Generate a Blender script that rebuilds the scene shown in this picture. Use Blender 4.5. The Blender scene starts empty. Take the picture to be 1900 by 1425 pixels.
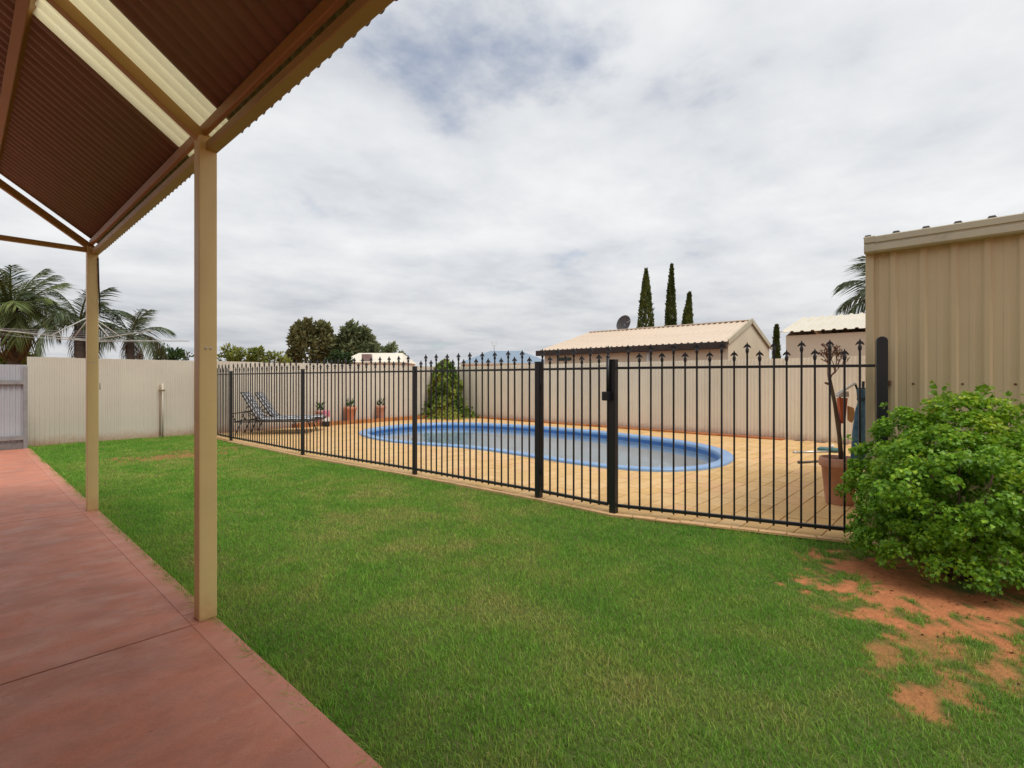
import bpy, bmesh, math, random
import numpy as np
from mathutils import Vector, Matrix
random.seed(7); RNG = np.random.default_rng(11)
R = math.radians
scene = bpy.context.scene
COL = scene.collection

# ------------------------------------------------------------------ camera
H = 1.32; F = 950.0; HY = 704.0; YAW = R(47.45)
FW = (math.sin(YAW), math.cos(YAW)); RT = (math.cos(YAW), -math.sin(YAW))
cam = bpy.data.cameras.new('camera'); camo = bpy.data.objects.new('camera', cam); COL.objects.link(camo)
cam.sensor_width = 36; cam.lens = 18.0; cam.shift_y = -0.0045; cam.clip_end = 2000; cam.clip_start = 0.05
camo.location = (0, 0, H); camo.rotation_euler = (R(90), 0, -YAW)
scene.camera = camo

# ------------------------------------------------------------------ sky and sun
SUN_AZ, SUN_EL = R(184), R(60)          # azimuth clockwise from +Y: behind the viewer, over the house
world = bpy.data.worlds.new('World'); scene.world = world; world.use_nodes = True
def build_sky():
    nt = world.node_tree; nt.nodes.clear(); N = nt.nodes.new; L = nt.links.new
    out = N('ShaderNodeOutputWorld'); bg = N('ShaderNodeBackground'); bg.inputs['Strength'].default_value = 0.1
    sky = N('ShaderNodeTexSky'); sky.sky_type = 'NISHITA'; sky.sun_disc = False
    sky.sun_elevation = SUN_EL; sky.sun_rotation = SUN_AZ; sky.altitude = 50; sky.dust_density = 1.5
    tc = N('ShaderNodeTexCoord'); sep = N('ShaderNodeSeparateXYZ'); L(tc.outputs['Generated'], sep.inputs[0])
    def m(op, a, b=None, c=None, clamp=False):
        n = N('ShaderNodeMath'); n.operation = op; n.use_clamp = clamp
        for i, v in enumerate((a, b, c)):
            if v is None: continue
            if isinstance(v, (int, float)): n.inputs[i].default_value = v
            else: L(v, n.inputs[i])
        return n.outputs[0]
    z = m('MAXIMUM', sep.outputs[2], 0.0); zz = m('ADD', z, 0.13)
    px = m('DIVIDE', sep.outputs[0], zz); py = m('DIVIDE', sep.outputs[1], zz)
    cmb = N('ShaderNodeCombineXYZ'); L(px, cmb.inputs[0]); L(py, cmb.inputs[1])
    def noise(scale, det, rough, dist, off, sc=(1, 1, 1), rot=0):
        mp = N('ShaderNodeMapping'); mp.inputs['Location'].default_value = off; mp.inputs['Scale'].default_value = sc
        mp.inputs['Rotation'].default_value = (0, 0, rot)
        L(cmb.outputs[0], mp.inputs[0]); n = N('ShaderNodeTexNoise'); n.inputs['Scale'].default_value = scale
        n.inputs['Detail'].default_value = det; n.inputs['Roughness'].default_value = rough; n.inputs['Distortion'].default_value = dist
        L(mp.outputs[0], n.inputs['Vector']); return n.outputs['Fac']
    a = noise(1.0, 9, 0.58, 0.15, (3.1, 1.7, 0)); b = noise(2.6, 9, 0.58, 0.15, (7.3, 2.2, 0), (1, 1, 1))
    c = noise(0.75, 3, 0.5, 0.2, (1.3, 9.1, 0)); e = noise(1.5, 9, 0.57, 0.1, (5.2, 4.4, 0))
    # a thin place in the cloud deck where blue shows
    def thin(cx, cy, k):
        dx = m('SUBTRACT', px, cx); dy = m('SUBTRACT', py, cy)
        return m('POWER', 2.718, m('MULTIPLY', m('ADD', m('MULTIPLY', dx, dx), m('MULTIPLY', dy, dy)), -k))
    gap = m('MAXIMUM', thin(0.84, 1.06, 18.0), thin(0.97, 0.82, 20.0))
    cov = m('SUBTRACT', m('ADD', m('MULTIPLY', a, 0.75), m('MULTIPLY', b, 0.35)), m('MULTIPLY', gap, 0.125))
    mr = N('ShaderNodeMapRange'); mr.interpolation_type = 'SMOOTHSTEP'; L(cov, mr.inputs[0])
    mr.inputs[1].default_value = 0.28; mr.inputs[2].default_value = 0.47; mr.inputs[3].default_value = 0.2; mr.inputs[4].default_value = 1.0
    br = m('ADD', m('ADD', m('MULTIPLY', a, 0.35), m('MULTIPLY', c, 0.35)), m('ADD', m('MULTIPLY', e, 0.55), m('MULTIPLY', b, 0.22)))
    rp = N('ShaderNodeValToRGB'); L(br, rp.inputs[0]); cr = rp.color_ramp
    cr.elements[0].position = 0.58; cr.elements[0].color = (0.43, 0.448, 0.485, 1)
    cr.elements[1].position = 0.86; cr.elements[1].color = (0.645, 0.652, 0.66, 1)
    k = cr.elements.new(0.71); k.color = (0.545, 0.558, 0.578, 1)
    # long bands of grey low down
    hz = N('ShaderNodeMapRange'); hz.interpolation_type = 'SMOOTHSTEP'; L(z, hz.inputs[0])
    hz.inputs[1].default_value = 0.0; hz.inputs[2].default_value = 0.27; hz.inputs[3].default_value = 0.80; hz.inputs[4].default_value = 1.0
    vs = N('ShaderNodeVectorMath'); vs.operation = 'SCALE'; L(rp.outputs[0], vs.inputs[0]); L(m('MULTIPLY', hz.outputs[0], 10.0), vs.inputs['Scale'])
    mx = N('ShaderNodeMix'); mx.data_type = 'RGBA'; L(mr.outputs[0], mx.inputs['Factor'])
    L(sky.outputs[0], mx.inputs['A']); L(vs.outputs[0], mx.inputs['B'])
    L(mx.outputs['Result'], bg.inputs['Color']); L(bg.outputs[0], out.inputs[0])
build_sky()
sl = bpy.data.lights.new('sun', 'SUN'); sl.energy = 1.5; sl.angle = R(24); sl.color = (1, 0.96, 0.9)
so = bpy.data.objects.new('sun', sl); COL.objects.link(so)
sd = Vector((math.sin(SUN_AZ) * math.cos(SUN_EL), math.cos(SUN_AZ) * math.cos(SUN_EL), math.sin(SUN_EL)))
so.rotation_euler = sd.to_track_quat('Z', 'Y').to_euler(); so.location = (0, 0, 20)
vs_ = scene.view_settings; vs_.view_transform = 'Standard'; vs_.look = 'None'; vs_.exposure = 0.5; vs_.gamma = 1.0; vs_.use_curve_mapping = False

# ------------------------------------------------------------------ helpers
def ray(px, py):
    u = (px - 950.0) / F
    return (FW[0] + RT[0] * u, FW[1] + RT[1] * u, (HY - py) / F)
def at(px, py, d):
    r = ray(px, py); return Vector((r[0] * d, r[1] * d, H + r[2] * d))
def ground(px, py, z=0.0):
    return at(px, py, (H - z) * F / (py - HY))

class VNoise:                                    # smooth value noise for layout decisions
    def __init__(s, seed): s.g = np.random.default_rng(seed).random((256, 256))
    def one(s, x, y):
        xi = np.floor(x).astype(int); yi = np.floor(y).astype(int); fx = x - xi; fy = y - yi
        fx = fx * fx * (3 - 2 * fx); fy = fy * fy * (3 - 2 * fy); g = s.g
        a = g[xi % 256, yi % 256]; b = g[(xi + 1) % 256, yi % 256]; c = g[xi % 256, (yi + 1) % 256]; d = g[(xi + 1) % 256, (yi + 1) % 256]
        return (a * (1 - fx) + b * fx) * (1 - fy) + (c * (1 - fx) + d * fx) * fy
    def __call__(s, x, y, sc=1.0, oct=4):
        t = 0; amp = 0.5; x = np.asarray(x, float) * sc; y = np.asarray(y, float) * sc
        for i in range(oct): t = t + amp * s.one(x + 17.3 * i, y + 5.1 * i); x = x * 2.03; y = y * 2.03; amp *= 0.5
        return t / (1 - 0.5 ** oct)

MATS = {}
def mat(name, col, rough=0.6, var=0.12, nscale=6.0, bump=0.0, bscale=40.0, metal=0.0, spec=0.4, stretch=(1, 1, 1), dirt=None, coat=0.0, splash=None):
    """Principled with noise-driven colour variation, optional second 'dirt' tone and fine relief"""
    if name in MATS: return MATS[name]
    m = bpy.data.materials.new(name); m.use_nodes = True; nt = m.node_tree; N = nt.nodes.new; L = nt.links.new
    p = nt.nodes['Principled BSDF']; p.inputs['Roughness'].default_value = rough; p.inputs['Metallic'].default_value = metal
    p.inputs['Specular IOR Level'].default_value = spec; p.inputs['Coat Weight'].default_value = coat
    tc = N('ShaderNodeTexCoord'); mp = N('ShaderNodeMapping'); mp.inputs['Scale'].default_value = stretch
    geo = N('ShaderNodeNewGeometry'); L(geo.outputs['Position'], mp.inputs[0])
    n = N('ShaderNodeTexNoise'); n.inputs['Scale'].default_value = nscale; n.inputs['Detail'].default_value = 6; n.inputs['Roughness'].default_value = 0.6
    L(mp.outputs[0], n.inputs['Vector'])
    rp = N('ShaderNodeValToRGB'); L(n.outputs['Fac'], rp.inputs[0])
    lo = tuple(max(0, c * (1 - var)) for c in col) + (1,); hi = tuple(min(1, c * (1 + var)) for c in col) + (1,)
    rp.color_ramp.elements[0].position = 0.3; rp.color_ramp.elements[1].position = 0.7
    rp.color_ramp.elements[0].color = lo; rp.color_ramp.elements[1].color = hi
    outc = rp.outputs[0]
    if dirt:
        n2 = N('ShaderNodeTexNoise'); n2.inputs['Scale'].default_value = dirt[1]; n2.inputs['Detail'].default_value = 8; n2.inputs['Roughness'].default_value = 0.65
        L(mp.outputs[0], n2.inputs['Vector']); r2 = N('ShaderNodeMapRange'); r2.interpolation_type = 'SMOOTHSTEP'
        L(n2.outputs['Fac'], r2.inputs[0]); r2.inputs[1].default_value = dirt[2]; r2.inputs[2].default_value = dirt[2] + 0.2; r2.inputs[4].default_value = dirt[3]
        mx = N('ShaderNodeMix'); mx.data_type = 'RGBA'; L(r2.outputs[0], mx.inputs['Factor']); L(outc, mx.inputs['A']); mx.inputs['B'].default_value = tuple(dirt[0]) + (1,)
        outc = mx.outputs['Result']
    oi = N('ShaderNodeObjectInfo'); mo = N('ShaderNodeMapRange'); L(oi.outputs['Random'], mo.inputs[0]); mo.inputs[3].default_value = 0.955; mo.inputs[4].default_value = 1.045
    vm = N('ShaderNodeVectorMath'); vm.operation = 'SCALE'; L(outc, vm.inputs[0]); L(mo.outputs[0], vm.inputs['Scale']); outc = vm.outputs[0]
    if splash:                                   # red mud splashed up from the ground, ragged upper edge
        sz = N('ShaderNodeSeparateXYZ'); L(geo.outputs['Position'], sz.inputs[0]); n3 = N('ShaderNodeTexNoise'); n3.inputs['Scale'].default_value = 11; n3.inputs['Detail'].default_value = 7; n3.inputs['Roughness'].default_value = 0.7; L(geo.outputs['Position'], n3.inputs['Vector'])
        ml = N('ShaderNodeMath'); ml.operation = 'MULTIPLY_ADD'; L(n3.outputs['Fac'], ml.inputs[0]); ml.inputs[1].default_value = -splash[1] * 1.4; L(sz.outputs[2], ml.inputs[2])
        ms = N('ShaderNodeMapRange'); ms.interpolation_type = 'SMOOTHSTEP'; L(ml.outputs[0], ms.inputs[0]); ms.inputs[1].default_value = -splash[1]; ms.inputs[2].default_value = splash[1] * .25; ms.inputs[3].default_value = splash[2]; ms.inputs[4].default_value = 0
        mx3 = N('ShaderNodeMix'); mx3.data_type = 'RGBA'; L(ms.outputs[0], mx3.inputs['Factor']); L(outc, mx3.inputs['A']); mx3.inputs['B'].default_value = tuple(splash[0]) + (1,); outc = mx3.outputs['Result']
    L(outc, p.inputs['Base Color'])
    if bump:
        nb = N('ShaderNodeTexNoise'); nb.inputs['Scale'].default_value = bscale; nb.inputs['Detail'].default_value = 5; L(mp.outputs[0], nb.inputs['Vector'])
        bp = N('ShaderNodeBump'); bp.inputs['Strength'].default_value = bump; bp.inputs['Distance'].default_value = 0.01; L(nb.outputs['Fac'], bp.inputs['Height'])
        L(bp.outputs[0], p.inputs['Normal'])
    MATS[name] = m; return m
def foliage(name, tint=(1, 1, 1), trans=0.35, rough=0.55, spec=0.3):
    """leaf material: colour comes from the per-leaf colour attribute"""
    if name in MATS: return MATS[name]
    m = bpy.data.materials.new(name); m.use_nodes = True; nt = m.node_tree; N = nt.nodes.new; L = nt.links.new
    p = nt.nodes['Principled BSDF']; o = nt.nodes['Material Output']
    p.inputs['Roughness'].default_value = rough; p.inputs['Specular IOR Level'].default_value = spec
    at_ = N('ShaderNodeAttribute'); at_.attribute_name = 'Col'
    oi = N('ShaderNodeObjectInfo')
    hs = N('ShaderNodeHueSaturation'); L(at_.outputs['Color'], hs.inputs['Color'])
    mr = N('ShaderNodeMapRange'); L(oi.outputs['Random'], mr.inputs[0]); mr.inputs[3].default_value = 0.8; mr.inputs[4].default_value = 1.2; L(mr.outputs[0], hs.inputs['Value'])
    tn = N('ShaderNodeMix'); tn.data_type = 'RGBA'; tn.blend_type = 'MULTIPLY'; tn.inputs['Factor'].default_value = 1; L(hs.outputs[0], tn.inputs['A']); tn.inputs['B'].default_value = tuple(tint) + (1,)
    L(tn.outputs['Result'], p.inputs['Base Color'])
    t = N('ShaderNodeBsdfTranslucent'); L(tn.outputs['Result'], t.inputs['Color'])
    mx = N('ShaderNodeMixShader'); mx.inputs[0].default_value = trans; L(p.outputs[0], mx.inputs[1]); L(t.outputs[0], mx.inputs[2]); L(mx.outputs[0], o.inputs['Surface'])
    MATS[name] = m; return m

class MB:
    """collects shapes, links them as ONE mesh object"""
    def __init__(s): s.v = []; s.f = []; s.smooth = []
    def add(s, vs, fs, smooth=False):
        o = len(s.v); s.v += [tuple(v) for v in vs]; s.f += [tuple(i + o for i in f) for f in fs]; s.smooth += [smooth] * len(fs); return s
    def box(s, x0, x1, y0, y1, z0, z1, M=None):
        vs = [Vector((x, y, z)) for z in (z0, z1) for y in (y0, y1) for x in (x0, x1)]
        if M: vs = [M @ v for v in vs]
        return s.add(vs, [(0, 2, 3, 1), (4, 5, 7, 6), (0, 1, 5, 4), (1, 3, 7, 5), (3, 2, 6, 7), (2, 0, 4, 6)])
    def bar(s, a, b, w, h=None, up=(0, 0, 1)):
        """box of section w x h from a to b"""
        a = Vector(a); b = Vector(b); h = h or w; d = (b - a).normalized(); up = Vector(up)
        if abs(d.dot(up)) > 0.99: up = Vector((0, 1, 0))
        x = d.cross(up).normalized(); z = x.cross(d)
        vs = [p + x * (i * w / 2) + z * (j * h / 2) for p in (a, b) for j in (-1, 1) for i in (-1, 1)]
        return s.add(vs, [(0, 2, 3, 1), (4, 5, 7, 6), (0, 1, 5, 4), (1, 3, 7, 5), (3, 2, 6, 7), (2, 0, 4, 6)])
    def tube(s, pts, rad, n=8, caps=True):
        pts = [Vector(p) for p in pts]; rad = rad if isinstance(rad, (list, tuple)) else [rad] * len(pts)
        vs = []; fs = []; prev = None
        for i, p in enumerate(pts):
            d = (pts[min(i + 1, len(pts) - 1)] - pts[max(i - 1, 0)]).normalized()
            if prev is None: x = d.orthogonal().normalized()
            else: x = (prev - d * prev.dot(d)).normalized()
            prev = x; y = d.cross(x)
            for k in range(n): a = 2 * math.pi * k / n; vs.append(p + (x * math.cos(a) + y * math.sin(a)) * rad[i])
        for i in range(len(pts) - 1):
            for k in range(n): k2 = (k + 1) % n; fs.append((i * n + k, i * n + k2, (i + 1) * n + k2, (i + 1) * n + k))
        if caps: fs += [tuple(range(n - 1, -1, -1)), tuple((len(pts) - 1) * n + k for k in range(n))]
        return s.add(vs, fs, True)
    def lathe(s, prof, n=16, M=None):
        vs = []; fs = []
        for r, z in prof:
            for k in range(n): a = 2 * math.pi * k / n; vs.append(Vector((r * math.cos(a), r * math.sin(a), z)))
        if M: vs = [M @ v for v in vs]
        for i in range(len(prof) - 1):
            for k in range(n): k2 = (k + 1) % n; fs.append((i * n + k, i * n + k2, (i + 1) * n + k2, (i + 1) * n + k))
        return s.add(vs, fs, True)
    def prism(s, poly, z0, z1):
        n = len(poly); vs = [(x, y, z0) for x, y in poly] + [(x, y, z1) for x, y in poly]
        return s.add(vs, [tuple(range(n - 1, -1, -1)), tuple(range(n, 2 * n))] + [(i, (i + 1) % n, n + (i + 1) % n, n + i) for i in range(n)])
    def mesh(s, name, m=None, bevel=0.0, segs=1):
        me = bpy.data.meshes.new(name); me.from_pydata(s.v, [], s.f)
        me.polygons.foreach_set('use_smooth', s.smooth)
        if bevel:
            bm = bmesh.new(); bm.from_mesh(me)
            ed = [e for e in bm.edges if len(e.link_faces) == 2 and e.calc_face_angle(0) > 0.6]
            bmesh.ops.bevel(bm, geom=ed, offset=bevel, segments=segs, affect='EDGES', profile=0.6); bm.to_mesh(me); bm.free()
        if m: me.materials.append(m)
        me.update(); return me
    def build(s, name, m=None, parent=None, bevel=0.0, segs=1):
        return link(name, s.mesh(name, m, bevel, segs), parent)
def link(name, me, parent=None, M=None):
    o = bpy.data.objects.new(name, me); COL.objects.link(o)
    if parent is not None: o.parent = parent
    if M is not None: o.matrix_basis = M
    return o
def tag(o, label=None, cat=None, group=None, kind=None):
    if label: o['label'] = label
    if cat: o['category'] = cat
    if group: o['group'] = group
    if kind: o['kind'] = kind
    return o
def thing(name, label, cat, loc=(0, 0, 0), rz=0, group=None):
    o = bpy.data.objects.new(name, None); COL.objects.link(o); o.location = loc; o.rotation_euler = (0, 0, rz); o.empty_display_size = 0.1
    return tag(o, label, cat, group)
def T(x=0, y=0, z=0, rz=0, rx=0, ry=0, s=1):
    return Matrix.Translation((x, y, z)) @ Matrix.Rotation(rz, 4, 'Z') @ Matrix.Rotation(ry, 4, 'Y') @ Matrix.Rotation(rx, 4, 'X') @ Matrix.Scale(s, 4)

def np_mesh(name, verts, tris, cols, m):
    """large triangle mesh from arrays: verts (n,3), tris (k,3), cols (n,3)"""
    me = bpy.data.meshes.new(name); n = len(verts); k = len(tris)
    me.vertices.add(n); me.vertices.foreach_set('co', np.ascontiguousarray(verts, dtype=np.float32).ravel())
    me.loops.add(3 * k); me.loops.foreach_set('vertex_index', np.ascontiguousarray(tris, dtype=np.int32).ravel())
    me.polygons.add(k); me.polygons.foreach_set('loop_start', np.arange(0, 3 * k, 3, dtype=np.int32))
    me.update(calc_edges=True)
    if cols is not None:
        ca = me.color_attributes.new('Col', 'FLOAT_COLOR', 'POINT'); c4 = np.ones((n, 4), np.float32); c4[:, :3] = cols
        ca.data.foreach_set('color', c4.ravel())
    me.materials.append(m); return me
def unit(a): return a / np.maximum(np.linalg.norm(a, axis=1, keepdims=True), 1e-9)
def leaf_mesh(name, P, D, size, aspect, cols, m, curl=0.15, nrm=None):
    """one diamond-shaped leaf (4 triangles, folded along its midrib) per point P, pointing along D"""
    n = len(P); D = unit(D)
    up = unit(RNG.normal(size=(n, 3))) if nrm is None else unit(nrm + RNG.normal(size=(n, 3)) * 0.45)
    S = unit(np.cross(D, up)); U = np.cross(S, D); s = np.asarray(size).reshape(-1, 1) * np.ones((n, 1)); w = s * aspect
    v = np.stack([P, P + D * s * 0.45 + S * w * 0.5 + U * s * curl, P + D * s, P + D * s * 0.45 - S * w * 0.5 + U * s * curl, P + D * s * 0.5], 1)
    b = (np.arange(n) * 5)[:, None]
    t = np.concatenate([b + np.array([[0, 1, 4]]), b + np.array([[1, 2, 4]]), b + np.array([[2, 3, 4]]), b + np.array([[3, 0, 4]])], 1).reshape(-1, 3)
    return np_mesh(name, v.reshape(-1, 3), t, np.repeat(cols, 5, axis=0), m)
def ramp_cols(t, stops):
    t = np.clip(t, 0, 1); xs = [s[0] for s in stops]
    return np.stack([np.interp(t, xs, [s[1][k] for s in stops]) for k in range(3)], 1)

# ------------------------------------------------------------------ materials
CREAM = mat('cream_paint_steel', (0.63, 0.565, 0.465), 0.55, 0.05, 1.3, splash=((0.42, 0.22, 0.12), 0.22, .75), dirt=((0.38, 0.29, 0.2), 1.6, 0.62, 0.35), spec=0.3)
CREAM_R = mat('cream_paint_boundary', (0.75, 0.685, 0.56), 0.55, 0.05, 1.1, splash=((0.45, 0.24, 0.13), 0.22, .75), dirt=((0.42, 0.32, 0.22), 1.9, 0.62, 0.35), spec=0.3)
SHED = mat('tan_paint_steel', (0.60, 0.475, 0.295), 0.5, 0.04, 1.5, dirt=((0.42, 0.3, 0.17), 3.0, 0.6, 0.35), spec=0.35)
TRIM = mat('pale_trim_steel', (0.50, 0.45, 0.33), 0.5, 0.08, 4, dirt=((0.33, 0.28, 0.19), 5, 0.55, 0.5))
BLACK = mat('black_powder_coat', (0.012, 0.012, 0.015), 0.42, 0.2, 9, spec=0.5)
FRAME = mat('primrose_frame_paint', (0.72, 0.56, 0.25), 0.45, 0.06, 3, splash=((0.50, 0.27, 0.12), 0.2, .7), dirt=((0.34, 0.2, 0.09), 4, 0.62, 0.4))
BEAM = mat('ochre_brown_frame', (0.43, 0.28, 0.085), 0.45, 0.08, 3, dirt=((0.2, 0.1, 0.04), 5, 0.6, 0.5))  # browner tone than the posts, for beams, rafters and ridge
PURL = mat('rust_brown_purlin', (0.38, 0.19, 0.05), 0.45, 0.08, 3)  # redder brown tone for the purlins
ROOFB = mat('brown_roof_steel', (0.275, 0.165, 0.12), 0.42, 0.1, 2.5, stretch=(0.3, 3, 1))
GREY = mat('zinc_grey_steel', (0.42, 0.43, 0.46), 0.5, 0.1, 2.0, dirt=((0.3, 0.28, 0.27), 2.2, 0.55, 0.5))
TERRA = mat('terracotta', (0.52, 0.27, 0.19), 0.8, 0.15, 7, 0.3, 60, dirt=((0.6, 0.42, 0.34), 5, 0.55, 0.5))
BARK = mat('bark', (0.13, 0.085, 0.055), 0.9, 0.35, 14, 0.8, 30, stretch=(1, 1, 0.3))
GALV = mat('galvanised_steel', (0.55, 0.55, 0.55), 0.35, 0.1, 8, metal=0.6)
WHITE = mat('white_paint', (0.75, 0.74, 0.71), 0.5, 0.05, 8)
SOILR = mat('red_dirt', (0.42, 0.155, 0.065), 0.95, 0.25, 5, 0.9, 70, spec=0.1, dirt=((0.2, 0.085, 0.045), 9, 0.58, 0.6))
COPING = mat('blue_gelcoat_coping', (0.21, 0.36, 0.60), 0.35, 0.08, 3, dirt=((0.32, 0.46, 0.66), 2.5, 0.5, 0.5), spec=0.5)
SHELL = mat('blue_gelcoat_shell', (0.05, 0.17, 0.47), 0.35, 0.08, 2)
FLOORM = mat('pale_gelcoat_floor', (0.47, 0.57, 0.68), 0.4, 0.08, 2)
RUST = mat('rust_brown_edging', (0.42, 0.17, 0.055), 0.85, 0.3, 6, 0.5, 40)

# ------------------------------------------------------------------ layout constants
POSTX = 0.945; YN, YF = 3.18, 6.64
P = [(4.05, 14.08), (4.04, 11.94), (4.12, 8.75), (4.33, 5.81), (4.43, 3.66), (4.42, 2.69), (5.09, 0.60)]
FENCE_Y = 14.15; FENCE_X = 12.4
POOL = [ground(*p) for p in [(664, 803.5), (680, 812), (712, 819), (770, 825.5), (830, 828.5), (885, 833), (940, 841), (990, 849.5), (1050, 859), (1110, 868), (1170, 874), (1230, 876.5),
        (1290, 874.5), (1335, 866), (1361, 852), (1342, 838), (1300, 826), (1240, 817), (1170, 808.5), (1090, 800), (1000, 793), (920, 788), (850, 786), (780, 787.5), (725, 792), (684, 798)]]
def smooth_loop(pts, n=160, it=6):
    p = np.array([(v[0], v[1]) for v in pts]); q = np.vstack([p, p[:1]]); s = np.r_[0, np.cumsum(np.linalg.norm(np.diff(q, axis=0), axis=1))]
    t = np.linspace(0, s[-1], n, endpoint=False); r = np.stack([np.interp(t, s, q[:, k]) for k in range(2)], 1)
    for _ in range(it * 4): r = r * 0.5 + (np.roll(r, 1, 0) + np.roll(r, -1, 0)) * 0.25
    return r
PO = smooth_loop(POOL)
_c = PO.mean(0); PO = _c + (PO - _c) * 1.022
if np.sum(PO[:, 0] * np.roll(PO[:, 1], -1) - np.roll(PO[:, 0], -1) * PO[:, 1]) < 0: PO = PO[::-1].copy()   # counter-clockwise
tang = unit(np.roll(PO, -1, 0) - np.roll(PO, 1, 0)); PN = np.stack([tang[:, 1], -tang[:, 0]], 1)           # outward normals
def pool_off(d): return PO + PN * d

# ------------------------------------------------------------------ ground
g = MB(); BIG = 400
hx0, hx1, hy0, hy1 = 5.6, 11.8, 2.5, 12.1
xs = [-BIG, hx0, hx1, BIG]; ys = [-BIG, hy0, hy1, BIG]
for i in range(3):
    for j in range(3):
        if i == 1 and j == 1: continue
        g.add([(xs[i], ys[j], -0.08), (xs[i + 1], ys[j], -0.08), (xs[i + 1], ys[j + 1], -0.08), (xs[i], ys[j + 1], -0.08)], [(0, 1, 2, 3)])
tag(g.build('ground', SOILR), kind='structure')

# ------------------------------------------------------------------ lawn: soil sheet and grass
VN = VNoise(3); VN2 = VNoise(8); VN3 = VNoise(21)
def fence_x(y):                                  # outer paving edge along the pool fence
    ysn = [p[1] for p in P][::-1]; xsn = [p[0] for p in P][::-1]
    return np.interp(y, ysn, xsn) - 0.08
BARE = [(4.3, 0.45, 0.68, 0.36, 1), (4.12, 0.05, 0.6, 0.42, 1), (4.5, -0.5, 0.85, 0.6, 1), (3.05, 0.34, 0.16, 0.09, .6), (2.74, 0.2, 0.14, 0.08, .75), (3.25, -0.06, 0.24, 0.13, .7),
        (3.0, 0.1, 0.2, 0.12, .6), (3.5, -0.35, 0.4, 0.25, .75), (3.3, .18, .3, .16, .5), (2.55, 10.4, 0.9, 0.45, .5), (3.2, 11.0, 0.6, 0.35, .35)]
def bare(x, y):
    n = VN(x, y, 3.2, 4) - 0.5; n2 = VN2(x, y, 11, 3) - 0.5; n3 = VN3(x, y, 34, 2) - 0.5; b = np.zeros_like(np.asarray(x, float))
    for cx, cy, rx, ry, k in BARE:
        q = np.sqrt(((x - cx) / rx) ** 2 + ((y - cy) / ry) ** 2) + n * 1.8 + n2 * 1.7 + n3 * 1.5
        b = np.maximum(b, k * np.clip((1.15 - q) / 0.5, 0, 1))
    return b
def dryness(x, y):
    d = 0.28 + VN3(x, y, 0.55, 4) * .55 + (VN(x, y, 3.2, 4) - 0.5) * 0.75
    for cx, cy, rx, ry, k in ((3.4, 3.6, 1.0, 1.2, .20), (3.2, 5.3, .9, 1.5, .12), (2.9, 8.2, 0.9, 1.2, .16), (2.3, 0.9, .4, .4, .12), (3.2, .4, .7, .6, .15)):
        d = d + k * np.exp(-((x - cx) / rx) ** 2 - ((y - cy) / ry) ** 2)
    return d
def lawn_z(x, y): return -0.03 + 0.018 * (VN2(x, y, 0.9, 3) - 0.5)
nx, ny = 90, 330
gx = np.linspace(0.93, 5.6, nx); gy = np.linspace(-2.6, 14.2, ny); X, Y = np.meshgrid(gx, gy)
lim = fence_x(Y); lim = np.where(Y < 0.64, np.minimum(5.6, lim + (0.64 - Y) * 2.2), lim); X = 0.93 + (X - 0.93) / (5.6 - 0.93) * (lim + 0.06 - 0.93)
Z = lawn_z(X, Y); bb = bare(X, Y); dr = dryness(X, Y)
Z = Z + 0.012 * (VN(X, Y, 9, 3) - 0.5) * bb
vv = np.stack([X, Y, Z], -1).reshape(-1, 3)
idx = np.arange(nx * ny).reshape(ny, nx); a_, b_, c_, d_ = idx[:-1, :-1], idx[:-1, 1:], idx[1:, 1:], idx[1:, :-1]
tr = np.concatenate([np.stack([a_, b_, c_], -1).reshape(-1, 3), np.stack([a_, c_, d_], -1).reshape(-1, 3)])
thatch = np.array([0.11, 0.145, 0.038]); dirtc = np.array([0.50, 0.19, 0.082])
cc = (thatch * (1 - bb[..., None]) + dirtc * bb[..., None]).reshape(-1, 3)
def soil_mat():
    m = bpy.data.materials.new('lawn_soil'); m.use_nodes = True; nt = m.node_tree; N = nt.nodes.new; L = nt.links.new
    p = nt.nodes['Principled BSDF']; p.inputs['Roughness'].default_value = 0.95; p.inputs['Specular IOR Level'].default_value = 0.1
    a = N('ShaderNodeAttribute'); a.attribute_name = 'Col'; geo = N('ShaderNodeNewGeometry')
    n = N('ShaderNodeTexNoise'); n.inputs['Scale'].default_value = 22; n.inputs['Detail'].default_value = 8; n.inputs['Roughness'].default_value = 0.7; L(geo.outputs['Position'], n.inputs['Vector'])
    mr = N('ShaderNodeMapRange'); L(n.outputs['Fac'], mr.inputs[0]); mr.inputs[1].default_value = 0.3; mr.inputs[2].default_value = 0.7; mr.inputs[3].default_value = 0.72; mr.inputs[4].default_value = 1.2
    v = N('ShaderNodeVectorMath'); v.operation = 'SCALE'; L(a.outputs['Color'], v.inputs[0]); L(mr.outputs[0], v.inputs['Scale']); L(v.outputs[0], p.inputs['Base Color'])
    nb = N('ShaderNodeTexNoise'); nb.inputs['Scale'].default_value = 60; nb.inputs['Detail'].default_value = 6; L(geo.outputs['Position'], nb.inputs['Vector'])
    bp = N('ShaderNodeBump'); bp.inputs['Strength'].default_value = 0.9; bp.inputs['Distance'].default_value = 0.015; L(nb.outputs['Fac'], bp.inputs['Height']); L(bp.outputs[0], p.inputs['Normal'])
    return m
tag(link('lawn', np_mesh('lawn', vv, tr, cc, soil_mat())), kind='structure')

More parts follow.
